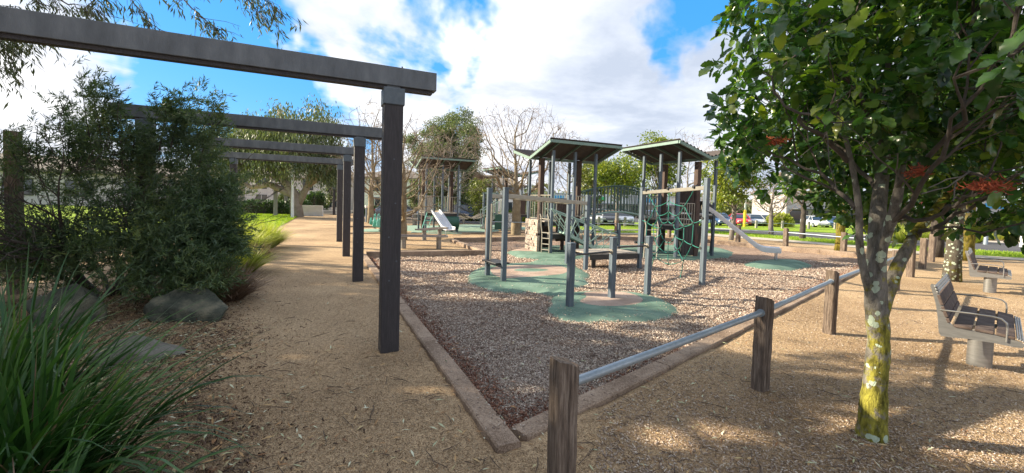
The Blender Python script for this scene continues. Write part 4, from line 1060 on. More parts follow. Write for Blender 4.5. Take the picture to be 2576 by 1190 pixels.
def sungaps(P):
    # gaps in the shading crowns, where the photo has sunlit patches on the ground
    k=P[:,2]/SD.z;gx=P[:,0]-SD.x*k;gy=P[:,1]-SD.y*k;keep=np.ones(len(P),bool)
    for (u,v,rx,ry) in ((1085,985,.50,.20),(1320,975,.40,.34),(1740,1085,.80,.26),(2480,1090,1.2,.5),(700,760,.7,.25),(1150,740,.7,.3),(820,800,.5,.2),(2300,880,.5,.18),(1960,720,1.2,.25),(1500,800,.8,.15)):
        c=G(u,v);keep&=((gx-c.x)/rx)**2+((gy-c.y)/ry)**2>1
    return keep
def leaf_cloud(name,centres,rad,n_each,leafL,tmpl,m,parent,rs,droop=.2,flat=1.,outward=.6,cc=None):
    C=np.asarray(centres,float);rad=np.broadcast_to(np.asarray(rad,float),(len(C),))
    k=np.repeat(np.arange(len(C)),n_each);u=norm(rs.normal(size=(len(k),3)));rr=rs.random(len(k))**.45
    off=u*rr[:,None]*rad[k][:,None];off[:,2]*=flat
    P=C[k]+off
    if C[:,0].mean()<-3 and C[:,1].mean()<14:
        kp=sungaps(P);P=P[kp];u=u[kp]
    dirs=u*outward+rs.normal(size=u.shape)*.6+np.array([0,0,-droop])
    X,Y,Zd=frames(dirs,rs,.8);sc=leafL*(.65+.7*rs.random(len(P)))
    V,F=scatter(tmpl[0],tmpl[1],P,X,Y,Zd,sc);return np_mesh(name,V,F,M_[m],parent)
def leafy_tree(p,h,cr,r,label,seed,m='lime',bark='barkgrey',leaf=.16,clumps=70,per=70,base=.35,shape=1.,tmpl=OVAL,clump=.5,group=None,name='leafy_tree',droop=.2,skirt=0.,limbs=7,off=(0,0)):
    rs=random.Random(seed);rn=np.random.default_rng(seed);t=thing(name,p,label,'tree',group);segs=[]
    cz=h*(base+1)/2;rz=h*(1-base)/2;cen=np.array([p.x+off[0],p.y+off[1],p.z+cz])
    # clump centres on an uneven shell
    u=norm(rn.normal(size=(clumps,3)));lump=1+.22*np.sin(u[:,0]*4+seed)+.15*np.cos(u[:,1]*5+seed*2)+.12*np.sin(u[:,2]*6)
    q=u*(rn.random(clumps)[:,None]**.33)*lump[:,None]*np.array([cr,cr,rz])*.86
    if shape!=1.: q[:,:2]*=(1-shape*.5*np.clip(q[:,2:3]/rz,-1,1))
    C=cen+q
    tr=[p-Zv*.1,p+Vector((rs.uniform(-.1,.1),rs.uniform(-.1,.1),h*base*.7)),Vector((cen[0],cen[1],p.z+h*(base+.25))),Vector((cen[0],cen[1],p.z+h*.85))]
    segs.append((0,tr,[r*1.3,r,r*.7,r*.2]))
    for i in rn.choice(clumps,min(clumps,limbs*4),replace=False):
        c=Vector(C[i]);s=tr[1].lerp(tr[2],rs.random()*.9+.05);mid=(s+c)/2+Vector((rs.gauss(0,.15),rs.gauss(0,.15),.1*h*.1))
        segs.append((1 if i%4==0 else 2,[s,mid,c],[r*.42,r*.25,r*.06]))
    tubes(segs,0,3,.01).build('trunk',M_[bark],t,smooth=60)
    leaf_cloud('crown',C,clump*(.6+.8*rn.random(clumps)),per,leaf,tmpl,m,t,rn,droop,flat=.75)
    return t
# ================================================================== THE NEAR RIGHT TREE
def near_tree():
    rs=random.Random(11);rn=np.random.default_rng(11)
    p=Vector((2.62,2.98,0));t=thing('broadleaf_tree',p,'near tree with glossy lobed leaves, yellow moss and pale lichen on its trunk','tree')
    b=MB()
    def limb(pts,rad,n=14,wob=.06):
        # smooth polyline
        P=[Vector(q) for q in pts];out=[];ro=[]
        for i in range(len(P)-1):
            for k in range(5):
                f=k/5;a=P[max(i-1,0)];b0=P[i];c=P[i+1];d=P[min(i+2,len(P)-1)]
                q=.5*((2*b0)+(c-a)*f+(2*a-5*b0+4*c-d)*f*f+(3*b0-a-3*c+d)*f**3);out.append(q);ro.append((rad[i]*(1-f)+rad[i+1]*f)*(1+rs.uniform(-wob,wob)))
        out.append(P[-1]);ro.append(rad[-1]);b.tube(out,ro,n);return out
    def W(u,v,y): return D(u,v,y)
    limb([p-Zv*.08,p+Zv*.05,p+Vector((.0,0,.35)),p+Vector((.005,0,.7)),W(2200,740,2.98),W(2203,640,2.98),W(2210,520,3.05),W(2225,380,3.2),W(2235,200,3.4)],[.108,.090,.074,.065,.060,.054,.046,.038,.028])
    limb([p+Vector((.03,.03,.75)),W(2250,690,3.08),W(2285,620,3.12),W(2300,590,3.2),W(2350,530,3.35),W(2420,440,3.6),W(2480,330,3.8)],[.03,.042,.036,.033,.03,.024,.016])
    limb([p+Vector((-.02,.0,.85)),W(2178,700,2.95),W(2163,620,2.95),W(2160,520,2.9),W(2140,400,2.95),W(2100,250,3.0)],[.026,.026,.022,.02,.016,.01])
    limb([p+Vector((.01,-.005,.95)),W(2215,640,2.93),W(2240,560,2.85),W(2262,470,2.75),W(2275,330,2.7)],[.034,.036,.032,.026,.016])
    b.build('trunk',M_['barkmoss'],t,smooth=True)
    # thinner boughs
    b=MB();segs=[];tips=[]
    starts=[(W(2300,590,3.2),W(2380,560,3.0),W(2480,490,2.8),W(2560,430,2.6)),(W(2222,560,2.9),W(2330,545,2.7),W(2440,500,2.4),W(2500,430,2.2)),
            (W(2160,520,2.9),W(2090,460,3.1),W(1980,400,3.3),W(1900,370,3.4)),(W(2210,480,3.1),W(2120,380,3.4),W(2020,300,3.5),W(1960,240,3.6)),
            (W(2225,380,3.2),W(2160,240,3.1),W(2080,120,3.0),W(2000,30,3.0)),(W(2262,470,2.75),W(2370,360,2.4),W(2450,240,2.1),W(2560,110,1.9)),
            (W(2230,330,3.3),W(2330,180,3.2),W(2430,60,3.0),W(2520,-60,2.9)),(W(2140,400,2.95),W(2050,330,2.8),W(1980,270,2.8),W(1920,180,2.9)),
            (W(2235,200,3.4),W(2230,50,3.5),W(2220,-150,3.6),W(2200,-400,3.7)),(W(2350,530,3.35),W(2450,470,3.8),W(2560,400,4.2),W(2700,330,4.6)),
            (W(2240,560,2.85),W(2330,470,2.5),W(2400,300,2.2),W(2420,150,2.0))]
    tipsP=[]
    for q in starts:
        q=[Vector(x) for x in q];pts=[]
        for i in range(3):
            for k in range(4): pts.append(q[i].lerp(q[i+1],k/4)+Vector((rs.gauss(0,.012),rs.gauss(0,.012),rs.gauss(0,.012))))
        pts.append(q[3]);b.tube(pts,[.018-.0012*i for i in range(len(pts))],7)
        for k in range(3,13,2):
            for _ in range(1):
                d=(pts[min(k+1,12)]-pts[k-1]).normalized()+Vector((rs.gauss(0,.6),rs.gauss(0,.6),rs.gauss(0,.5)))
                sg=[];tp=[];grow(sg,tp,pts[min(k,12)],d,rs.uniform(.35,.7),.009,0,1,rs,.5,(2,3),.6,.7,.1,.7,.3,4)
                for lev,pp,rd in [z for z in sg if z[1][-1].x>z[1][-1].y*.53 and z[1][-1].z>1.5]: b.tube(pp,[max(x,.0028) for x in rd],4,cap=False)
                tipsP+= [(x[0],x[1]) for x in tp]
    b.build('branches',M_['twigdark'],t,smooth=60)
    # leaf rosettes: branch tips plus a filled crown volume
    C=[tuple(x[0]) for x in tipsP];cdir=[tuple(x[1]) for x in tipsP]
    n=4700;c0=np.array([3.65,3.5,2.9]);R3=np.array([2.15,2.0,1.6])
    u=norm(rn.normal(size=(n,3)));q=c0+u*(rn.random(n)[:,None]**.42)*R3*(1+.10*np.sin(u[:,0:1]*7)+.10*np.cos(u[:,2:3]*6))
    # keep what hangs in the crown: flat underside, clear window around the camera
    dist=np.linalg.norm(q-np.array([0,0,1.6]),axis=1)
    # screen-free side plane: left edge of the crown
    low=1.44+.10*np.sin(q[:,0]*5)+.06*np.sin(q[:,1]*9)+np.clip((3.0-q[:,0])*.62,0,.9)
    keep=(q[:,2]>low)&(dist>1.55)&(q[:,0]>q[:,1]*(.485+.025*np.sin(q[:,2]*7)+.02*np.sin(q[:,2]*17+q[:,1]*5)))
    keep&=(np.sin(q[:,0]*4.3+1)*np.sin(q[:,1]*4.9+2)*np.sin(q[:,2]*5.3)+.5*np.sin(q[:,0]*11)*np.sin(q[:,2]*12+q[:,1]*9))>-.10
    q=q[keep];C=np.concatenate([np.array(C),q]);cdir=np.concatenate([np.array(cdir),norm(q-c0)])
    ok=(C[:,0]>C[:,1]*.465)&(C[:,2]>1.45+np.clip((3.0-C[:,0])*.55,0,.9));C=C[ok];cdir=cdir[ok]
    per=8;k=np.repeat(np.arange(len(C)),per);a=rn.random(len(k))*2*np.pi
    ax=norm(cdir[k]+rn.normal(size=(len(k),3))*.25);r=norm(np.cross(ax,rn.normal(size=(len(k),3))))
    dirs=ax*.45+r*1.0+np.array([0,0,-.12])
    P=C[k]+r*.012+rn.normal(size=(len(k),3))*.03
    X,Y,Zd=frames(dirs,rn,1.6);sc=.055+.12*rn.random(len(k))
    V,F=scatter(LOBED[0],LOBED[1],P,X,Y,Zd,sc);np_mesh('crown',V,F,M_['lobed'],t,smooth=True)
    # rust red flower sprays
    for (uu,vv,yy) in ((2312,432,2.5),(2470,468,2.1),(2505,466,2.1),(1950,355,3.2)):
        c=W(uu,vv,yy);b=MB()
        for i in range(60):
            a=rs.random()*6.28;d=Vector((math.cos(a),math.sin(a)*.8,rs.uniform(-.7,.4)))*rs.uniform(.4,.8);s=c+Vector((rs.gauss(0,.03),rs.gauss(0,.03),rs.gauss(0,.012)))
            b.tube([s,s+d*.05,s+d*.075+Zv*.012],[.003,.0025,.002],3)
        b.build('flower_spray',M_['redflower'],t)
near_tree()
# two trunks behind with crowns of the same kind
def trunk_tree(p,r,h,bark,label,seed,crn,leafm='lobed',cz=3.3,rz=1.4,n=300,low=1.9):
    rs=random.Random(seed);rn=np.random.default_rng(seed);t=thing('broadleaf_tree',p,label,'tree');b=MB()
    pts=[p-Zv*.1];rad=[r*1.25]
    for k in range(1,11): pts.append(p+Vector((rs.gauss(0,.015),rs.gauss(0,.015),h*k/10)));rad.append(r*(1.1-.55*k/10))
    b.tube(pts,rad,12)
    for k in range(9):
        a=k*.7+seed;s=pts[5+k%5];e=s+Vector((math.cos(a)*crn*.8,math.sin(a)*crn*.8,.5+.3*rs.random()));b.tube([s,s.lerp(e,.5)+Zv*.05,e],[r*.35,r*.2,r*.08],6)
    b.build('trunk',M_[bark],t,smooth=True)
    u=norm(rn.normal(size=(n,3)));C=np.array([p.x,p.y,cz])+u*(rn.random(n)[:,None]**.4)*np.array([crn,crn,rz]);C=C[C[:,2]>low]
    k=np.repeat(np.arange(len(C)),9);dirs=rn.normal(size=(len(k),3))+np.array([0,0,-.3]);X,Y,Zd=frames(dirs,rn,1.5)
    V,F=scatter(OAK[0],OAK[1],C[k]+rn.normal(size=(len(k),3))*.08,X,Y,Zd,.13+.12*rn.random(len(k)));np_mesh('crown',V,F,M_[leafm],t)
trunk_tree(Vector((10.75,10.3,0)),.155,4.4,'barklich','tree with pale lichen spotted trunk directly behind the nearest bench',21,2.3,n=420,low=1.75)
trunk_tree(Vector((16.2,15.2,0)),.26,5,'barkyel','tree with thick ochre mossed trunk behind the farther bench',22,2.7,n=380,cz=3.8,rz=1.8,low=1.7)
trunk_tree(G(2352,646),.2,5,'barkdark','dark slender tree between the fence posts, left of the lichened trunk',23,2.4,n=300,cz=3.9,rz=1.9,low=1.9)
trunk_tree(G(2112,632),.16,4.6,'barkyel','small mossy trunked tree at the far fence left of the near tree',24,1.9,n=240,cz=3.7,rz=1.5,low=2.2)
# ================================================================== MIDDLE AND FAR TREES
def bt(u,vb,vt,wpx,label,seed,r,**k):
    p=G(u,vb);h=(D(u,vt,p.y).z-p.z)*1.02;return bare_tree(p,h,r,label,seed,crown=wpx*p.y/FPX/h,**k)
bt(1012,603,300,130,'bare tree with forking ochre limbs just right of the near pergola post',31,.17,fork=.17,N=1500,twr=.006)
bt(1297,590,262,125,'tall bare tree standing behind the overhead ladder',36,.215,fork=.26,N=2800,twr=.0062)
bt(932,562,272,95,'slim bare tree with low fork beyond the far pergola posts',33,.2,fork=.2,N=1300,twr=.011)
bt(1130,569,320,90,'bare tree behind the distant slide tower',37,.2,m='barkgrey',fork=.3,N=1000,twr=.010)
bt(1938,590,445,68,'small round bare tree on the far lawn, right of the slide',38,.15,m='barkgrey',fork=.3,N=900,twr=.014)
bt(2018,603,430,45,'small bare tree with dark straight stem near the far fence',39,.14,m='barkdark',fork=.42,N=500,twr=.012)
bt(1425,566,330,60,'thin pale bare tree far behind the left roofed tower',40,.15,m='barkgrey',fork=.3,N=700,twr=.014)
bt(1725,566,330,60,'thin bare tree far behind the right roofed tower',42,.15,m='barkgrey',fork=.35,N=700,twr=.014)
def lt(u,vb,vt,wpx,label,seed,m='lime',bark='barkgrey',lpx=6.,clumps=80,per=80,base=.3,cpx=30,**k):
    p=G(u,vb);h=D(u,vt,p.y).z-p.z;s_=p.y/FPX
    return leafy_tree(p,h,wpx*s_,k.pop('r',.014*h+.04),label,seed,m,bark,leaf=lpx*s_,clumps=clumps,per=per,base=base,clump=cpx*s_,**k)
# large far eucalypt (dark) and weeping gum
lt(1552,577,385,72,'yellow green tree behind the bridge, its trunk under the arch',51,'lime',clumps=80,base=.42,cpx=17)
lt(1492,569,375,62,'yellow green tree behind the right side of the left tower',52,'olive',clumps=90,base=.3,cpx=16)
lt(1655,572,322,70,'tallest yellow green tree, its top showing above the right roof',53,'lime',clumps=110,base=.34,cpx=17)
lt(1838,604,372,76,'compact bright green tree above the steel slide',54,'lime',clumps=100,per=90,base=.36,cpx=18,lpx=6.5)
lt(1212,560,432,38,'rounded olive tree left of the tall bare tree',55,'olive',clumps=60,per=70,base=.12,cpx=12,lpx=5)
lt(1122,551.5,255,98,'large dark rounded gum tree rising behind the distant tower',56,'gumfar','gumbark',lpx=4.,clumps=230,per=300,base=.04,cpx=19,name='gum_tree')
lt(1190,549.5,400,34,'lower dark gum tree at the right foot of the large one',57,'gumfar','gumbark',lpx=4.5,clumps=70,per=90,base=.05,cpx=12,name='gum_tree')
lt(1345,549,470,50,'mid green tree on the skyline behind the tall bare tree',58,'gumfar','gumbark',lpx=5,clumps=60,per=70,base=.05,cpx=13)
lt(1050,551,455,30,'green tree beside the white house behind the bare tree limbs',59,'gumfar','gumbark',lpx=5,clumps=50,per=70,base=.1,cpx=12)
lt(838,538,425,27,'upright yellow green tree before the right house gable',60,'gum','gumbark',lpx=5,clumps=50,per=70,base=.25,cpx=10)
def weeping_gum(p,label,seed):
    rs=random.Random(seed);rn=np.random.default_rng(seed);t=thing('gum_tree',p,label,'tree');segs=[];tips=[]
    limbs=[[(0,0,0),(-.2,0,1.8),(-1.2,0,3.2),(-3,.3,4.6),(-4.6,0,6)],[(0,0,1.0),(.8,.2,2.8),(1.3,0,5.),(1.2,.5,8)],[(-.2,0,1.8),(-2.2,-.4,2.7),(-3.8,-.3,2.4),(-5.0,0,3.2)],[(-1.2,0,3.2),(-.8,.3,6.),(-1.6,0,9.)],[(.8,.2,2.8),(3.,-.2,4.4),(4.6,0,5.8)],[(-3,.3,4.6),(-4.6,.3,4.9),(-5.6,.0,4.2)]]
    b=MB()
    for k,l in enumerate(limbs):
        pts=[p+Vector(q) for q in l];b.tube(pts,[ (.55 if k==0 else .32)*(1-.22*i) for i in range(len(pts))],9)
    b.build('trunk',M_['gumbark'],t,smooth=True)
    # drooping foliage curtains
    n=230;u=norm(rn.normal(size=(n,3)));u[:,2]=np.abs(u[:,2])*1.0-.15
    C=np.array([p.x-1.0,p.y,p.z+5.6])+u*np.array([6.3,4.,4.6])*(rn.random(n)[:,None]**.3)*(1+.2*np.sin(u[:,0:1]*5))
    per=150;k=np.repeat(np.arange(n),per);g=rn.normal(size=(len(k),3))*np.array([.5,.5,.3]);dz=rn.random(len(k))**1.3*2.4
    P=C[k]+g;P[:,2]-=dz;P[:,:2]*=1
    P=P[P[:,2]>p.z+1.6+.6*np.sin(P[:,0]*1.7)]
    X,Y,Zd=frames(np.tile([0,0,-1.],(len(P),1))+rn.normal(size=(len(P),3))*.35,rn)
    V,F=scatter(NARROW[0]*np.array([1,1.6,1]),NARROW[1],P,X,Y,Zd,.2+.22*rn.random(len(P)));np_mesh('crown',V,F,M_['gum'],t)
weeping_gum(Vector((D(748,540,36).x,36,gz(0,36))),'old weeping gum with twisted pale limbs behind the far arch',61)
lt(610,532,300,50,'green tree left of the weeping gum behind the far arch',62,'gumfar','gumbark',lpx=5,clumps=70,per=80,base=.15,cpx=14)
# background woods (mass)
def far_wood():
    rn=np.random.default_rng(77);C=[];
    for u in np.arange(-200,3100,26):
        y=105+rn.random()*40 if u>1250 else 125+rn.random()*30
        for k in range(2):
            top=4.5+3.5*rn.random() if u>1250 else 4+3*rn.random();q=D(u+rn.random()*20,540,y);C.append((q.x,y,gz(q.x,y)+rn.random()*top))
    C=np.array(C);o=leaf_cloud('far_wood',C,4.2,150,1.1,STAR,'gumfar',None,rn,.1);tag(o,'distant band of trees along the skyline','woodland',kind='stuff')
far_wood()
# ================================================================== HEDGES, SHRUBS
def hedge(name,c,size,label,seed,m='hedge',n=2600,leaf=.14,rz=0.):
    rn=np.random.default_rng(seed);t=thing(name,c,label,'hedge' if name=='hedge' else 'shrub')
    b=MB();k=14;rings=[]
    for i in range(3):
        z=[.0,.5,.85][i]*size[2];s=[.85,.85,.6][i];rings.append([Vector(c)+Vector((math.cos(a)*size[0]/2*s*.8,math.sin(a)*size[1]/2*s*.8,z)) for a in [2*math.pi*j/k for j in range(k)]])
    b.loft(rings);b.build('stems',M_['barkdark'],t)
    u=norm(rn.normal(size=(n,3)));u[:,2]=np.abs(u[:,2]);q=np.sign(u)*np.abs(u)**.7*np.array([size[0]/2,size[1]/2,size[2]])*(.82+.22*rn.random((n,1)))
    P=np.array(c)+q;P[:,2]+=.05*np.sin(P[:,0]*5);X,Y,Zd=frames(u+rn.normal(size=u.shape)*.7,rn,.6)
    V,F=scatter(OVAL[0],OVAL[1],P,X,Y,Zd,leaf*(.7+.7*rn.random(n)));np_mesh('foliage',V,F,M_[m],t)
p=G(650,540);hedge('hedge',p+Vector((0,1,0)),(5.2,2.2,1.35),'long clipped green hedge left of the silver post',71,n=5200,m='hedge')
p=G(735,540);hedge('hedge',p+Vector((0,.6,0)),(3.4,2.2,1.5),'darker hedge block between silver post and path',72,n=4200)
p=G(790,529);hedge('shrub',p+Vector((0,1,0)),(3.4,2.4,3.0),'bushy conical shrub against the grey house',73,n=4200,m='hedge',leaf=.22)
p=G(720,536);hedge('shrub',p+Vector((-1,3,0)),(3.,2.,2.6),'pale silver leaved shrub under the weeping gum',74,n=2500,m='gum',leaf=.2)
p=G(970,545);hedge('hedge',p+Vector((0,1,0)),(6,1.5,1.0),'low hedge under the white house windows',75,n=2500,leaf=.2)
p=G(1250,558);hedge('hedge',p,(6,1.5,1.0),'low green hedge beyond the suspended bridge',76,n=2500,leaf=.2,m='lime')
for i,(u,v,s) in enumerate(((1960,571,2.6),(2210,588,2.4))):
    hedge('shrub',G(u,v),(s,s*.8,1.5),['pale yellow green shrub in front of the parked cars','clumpy yellow shrub across the road behind the near tree'][i],80+i,m='tuss',n=2500,leaf=.3)
# strappy verge plants across the road on the right
def straps(name,centres,n,L,w,m,label=None,cat=None,kind=None,parent=None,seed=1,spread=.8,lean=(0,0),group=None,seg=5):
    rn=np.random.default_rng(seed);C=np.asarray(centres,float);k=rn.integers(0,len(C),n);a=rn.random(n)*2*np.pi
    rad=rn.random(n)**.6
    d=np.stack([np.cos(a)*rad*spread+lean[0],np.sin(a)*rad*spread+lean[1],np.full(n,1.)],1);d=norm(d)
    ll=L*(.5+.7*rn.random(n));base=C[k]+np.stack([np.cos(a)*rad*.16*L,np.sin(a)*rad*.16*L,np.zeros(n)-.03],1)
    side=norm(np.cross(d,np.array([0,0,1.])+rn.normal(size=(n,3))*.15)) 
    bend=(.25+.9*rad*rn.random(n))
    V=np.zeros((n,(seg+1)*2,3));p=base.copy();dd=d.copy()
    for s in range(seg+1):
        f=s/seg;ww=w*(1-f**2.2)*(.7+.6*rn.random(n))[:,None]*.5+.0004 if s<seg else .0006
        V[:,2*s]=p-side*ww;V[:,2*s+1]=p+side*ww
        p=p+dd*(ll/seg)[:,None];dd=norm(dd+np.stack([d[:,0]*.0,d[:,1]*.0,-bend*.42*(f+.25)],1)+np.stack([d[:,0],d[:,1],0*bend],1)*.08)
    F=[]
    for s in range(seg): F.append((2*s,2*s+1,2*s+3,2*s+2))
    F=np.array(F)[None]+(np.arange(n)*(seg+1)*2)[:,None,None]
    o=np_mesh(name,V.reshape(-1,3),F.reshape(-1,4),M_[m],parent,smooth=True)
    if parent is None: tag(o,label,cat,group,kind)
    return o
q=[G(2270+i*36,612-((i*7)%5)*3.5) for i in range(14)]
straps('strap_plants',[tuple(x) for x in q]+[tuple(x+Vector((1.2,2.,0))) for x in q],5200,1.15,.05,'tuss','yellow green strappy plants along the far side of the road','ground cover','stuff',seed=9,spread=1.1)
# near left strap leaf clumps
for i,(c,n,lab,ln,L) in enumerate((((-2.45,1.95,0),480,'big clump of dark green strap leaves filling the bottom left corner',(.10,.0),1.02),((-3.3,2.6,0),380,'strap leaf clump at the left edge in front of the boulder',(.0,.1),1.1),((-1.9,1.45,0),260,'low strap leaf clump sweeping right at the bottom edge',(.14,.05),.72))):
    t=thing('strap_leaf_plant',c,lab,'plant','strap leaf clumps');straps('leaves',[c,(c[0]+.16,c[1]+.1,0),(c[0]-.18,c[1]+.05,0)],n,L,.026,'lom',parent=t,seed=i+5,spread=.62,lean=ln,seg=8)
    straps('dead_leaves',[c,(c[0]+.1,c[1]+.1,0)],n//6,L*.75,.014,'tussb',parent=t,seed=i+25,spread=1.1,lean=ln,seg=6)
# tussocks
tus=[(540,762,'tussb',1100,.55,'dry brown tussock spilling beside the first boulder'),(470,750,'tussb',600,.5,'brown tussock tucked below the dark bush'),(585,690,'tuss',900,.75,'yellow tussock at the right foot of the bush'),(655,625,'tuss',1700,.85,'large arching yellow tussock beside the path'),
     (600,640,'tuss',900,.9,'upright yellow tussock behind the bush edge'),(640,652,'tussb',500,.35,'small dead brown tussock mound on the path edge'),(560,622,'tuss',700,.9,'yellow tussock half hidden by the bush tip')]
for i,(u,v,m,n,L,lab) in enumerate(tus):
    c=G(u,v);t=thing('tussock_grass',c,lab,'plant','tussocks beside the path');straps('blades',[tuple(c),(c.x-.25,c.y+.25,0),(c.x+.1,c.y+.22,0)],int(n*2.0),L*(1.0 if m=='tuss' else 1.2),.012,m,parent=t,seed=40+i,spread=1.2)
# lawn blades
def lawn(name,poly,n,L,label,seed):
    rn=np.random.default_rng(seed);P=np.array([q[:2] for q in poly]);lo,hi=P.min(0),P.max(0);x=lo+(hi-lo)*rn.random((n*3,2));x=x[sdf(x,poly)>0][:n]
    z=np.where(x[:,1]>20,-.015*(x[:,1]-20),0)+.015;n=len(x);C=np.c_[x,z];d=norm(np.c_[rn.normal(size=(n,2))*.35,np.ones(n)]);X,Y,Zd=frames(d,rn)
    V,F=scatter(NARROW[0]*np.array([1,1.2,1]),NARROW[1],C,X,Y,Zd,L*(.6+.8*rn.random(n)));tag(np_mesh(name,V,F,M_['blade']),label,'grass',kind='stuff')
lawn('lawn_grass',[G(600,532),G(600,580),G(645,590),G(690,578),G(757,542),G(750,533)],60000,.12,'bright sunlit lawn left of the path',3)
lawn('garden_grass',[(-8.8,6.4),(-12,14),(-17,26),(-40,36),(-40,12)],70000,.3,'sunlit long grass behind the dark bush',4)
lawn('verge_grass',v0+v1[::-1],26000,.09,'green grass blades on the verge before the road',5)
# ================================================================== BOTTLEBRUSH BUSH
def bush():
    rs=random.Random(5);rn=np.random.default_rng(5);p=Vector((-6.2,6.5,0));t=thing('bottlebrush_bush',p,'large dark needle leaved bush filling the left side','shrub');segs=[];tips=[]
    for k in range(10):
        a=2*math.pi*k/10+rs.random()*.5;d=Vector((math.cos(a)*.85,math.sin(a)*.55,.75+.35*rs.random()))
        grow(segs,tips,p+Vector((math.cos(a)*.15,math.sin(a)*.15,-.05)),d,1.55,.045,0,3,rs,.5,(3,4),.62,.75,.12,.6,.3,5)
    tubes(segs,0,3,.004,(6,5,4,3)).build('stems',M_['barkdark'],t,smooth=60)
    C=[]
    # dense mass: many blobs following the outline read from the photo (u, v, depth, radius)
    for (u,v,y,r,k) in ((500,620,5.9,.55,70),(430,560,6.1,.6,90),(520,540,6.2,.5,60),(330,620,6.,.6,90),(400,680,5.7,.45,60),(500,690,5.7,.38,50),(240,560,6.2,.55,60),(180,640,6.,.5,60),(100,650,5.9,.5,60),(40,640,5.8,.45,50),
                      (300,500,6.3,.55,70),(440,470,6.5,.55,75),(520,450,6.6,.42,45),(370,420,6.4,.45,55),(230,440,6.4,.4,30),(120,470,6.4,.38,22),(60,430,6.4,.35,20),(30,560,6.,.3,8),(530,570,6.1,.33,30),(360,360,6.5,.38,30),(430,390,6.6,.4,35),(550,620,6.1,.25,16),(-60,600,5.8,.6,60),(-150,560,5.8,.7,60),(-60,480,6.2,.5,40),(480,340,6.6,.38,22),(20,460,6.3,.3,22)):
        k=int(k*(3.4 if v>520 else 2.2 if v>440 else .9)*(.45 if u<270 and v<600 else .75 if u<270 else 1.));c=D(u,v,y);u3=norm(rn.normal(size=(k,3)));C.append(np.array(c)+u3*(rn.random(k)[:,None]**.4)*r*1.05)
    spr=[(200,420,(150,250)),(240,420,(205,195)),(280,400,(265,235)),(300,420,(300,290)),(180,440,(175,350)),(110,480,(95,320)),(400,380,(420,250)),(430,370,(490,235)),(470,400,(545,262)),(500,420,(560,300)),(60,430,(30,350)),(240,430,(235,320)),(330,400,(330,330)),(450,360,(400,255)),(210,400,(180,290)),(255,380,(225,215)),(500,560,(585,560)),(500,600,(590,640)),(480,500,(575,480)),(420,700,(470,735)),(480,700,(540,700))]
    b=MB();S_=[]
    for (u0,v0_,(u1,v1_)) in spr:
        y=6.3+rs.uniform(-.3,.3);a=D(u0,v0_,y);c=D(u1,v1_,y+rs.uniform(-.3,.3));n=16;mid=(a+c)/2+Vector((rs.uniform(-.15,.15),0,.05));pts=[]
        for i in range(n+1):
            f=i/n;q=a.lerp(mid,f).lerp(mid.lerp(c,f),f);pts.append(q)
            for _ in range(4 if f<.5 else 3): S_.append(tuple(q+Vector((rs.gauss(0,.10*(1.2-f)),rs.gauss(0,.10),rs.gauss(0,.08)))))
        b.tube(pts,[.014*(1-.7*i/n) for i in range(n+1)],4)
    b.build('sprays',M_['barkdark'],t)
    C=np.concatenate(C+[np.array(S_)])
    per=24;k=np.repeat(np.arange(len(C)),per);wind=np.array([.75,0.,.35]);shoot=norm(rn.normal(size=(len(C),3))*.7+wind)
    f=rn.random(len(k));P=C[k]+shoot[k]*(f[:,None]*.22)+rn.normal(size=(len(k),3))*.012
    dirs=shoot[k]*.9+norm(rn.normal(size=(len(k),3)))*.75;X,Y,Zd=frames(dirs,rn)
    V,F=scatter(NARROW[0]*np.array([1,.95,1]),NARROW[1],P,X,Y,Zd,.055+.05*rn.random(len(k)));np_mesh('foliage',V,F,M_['bottle'],t)
bush()
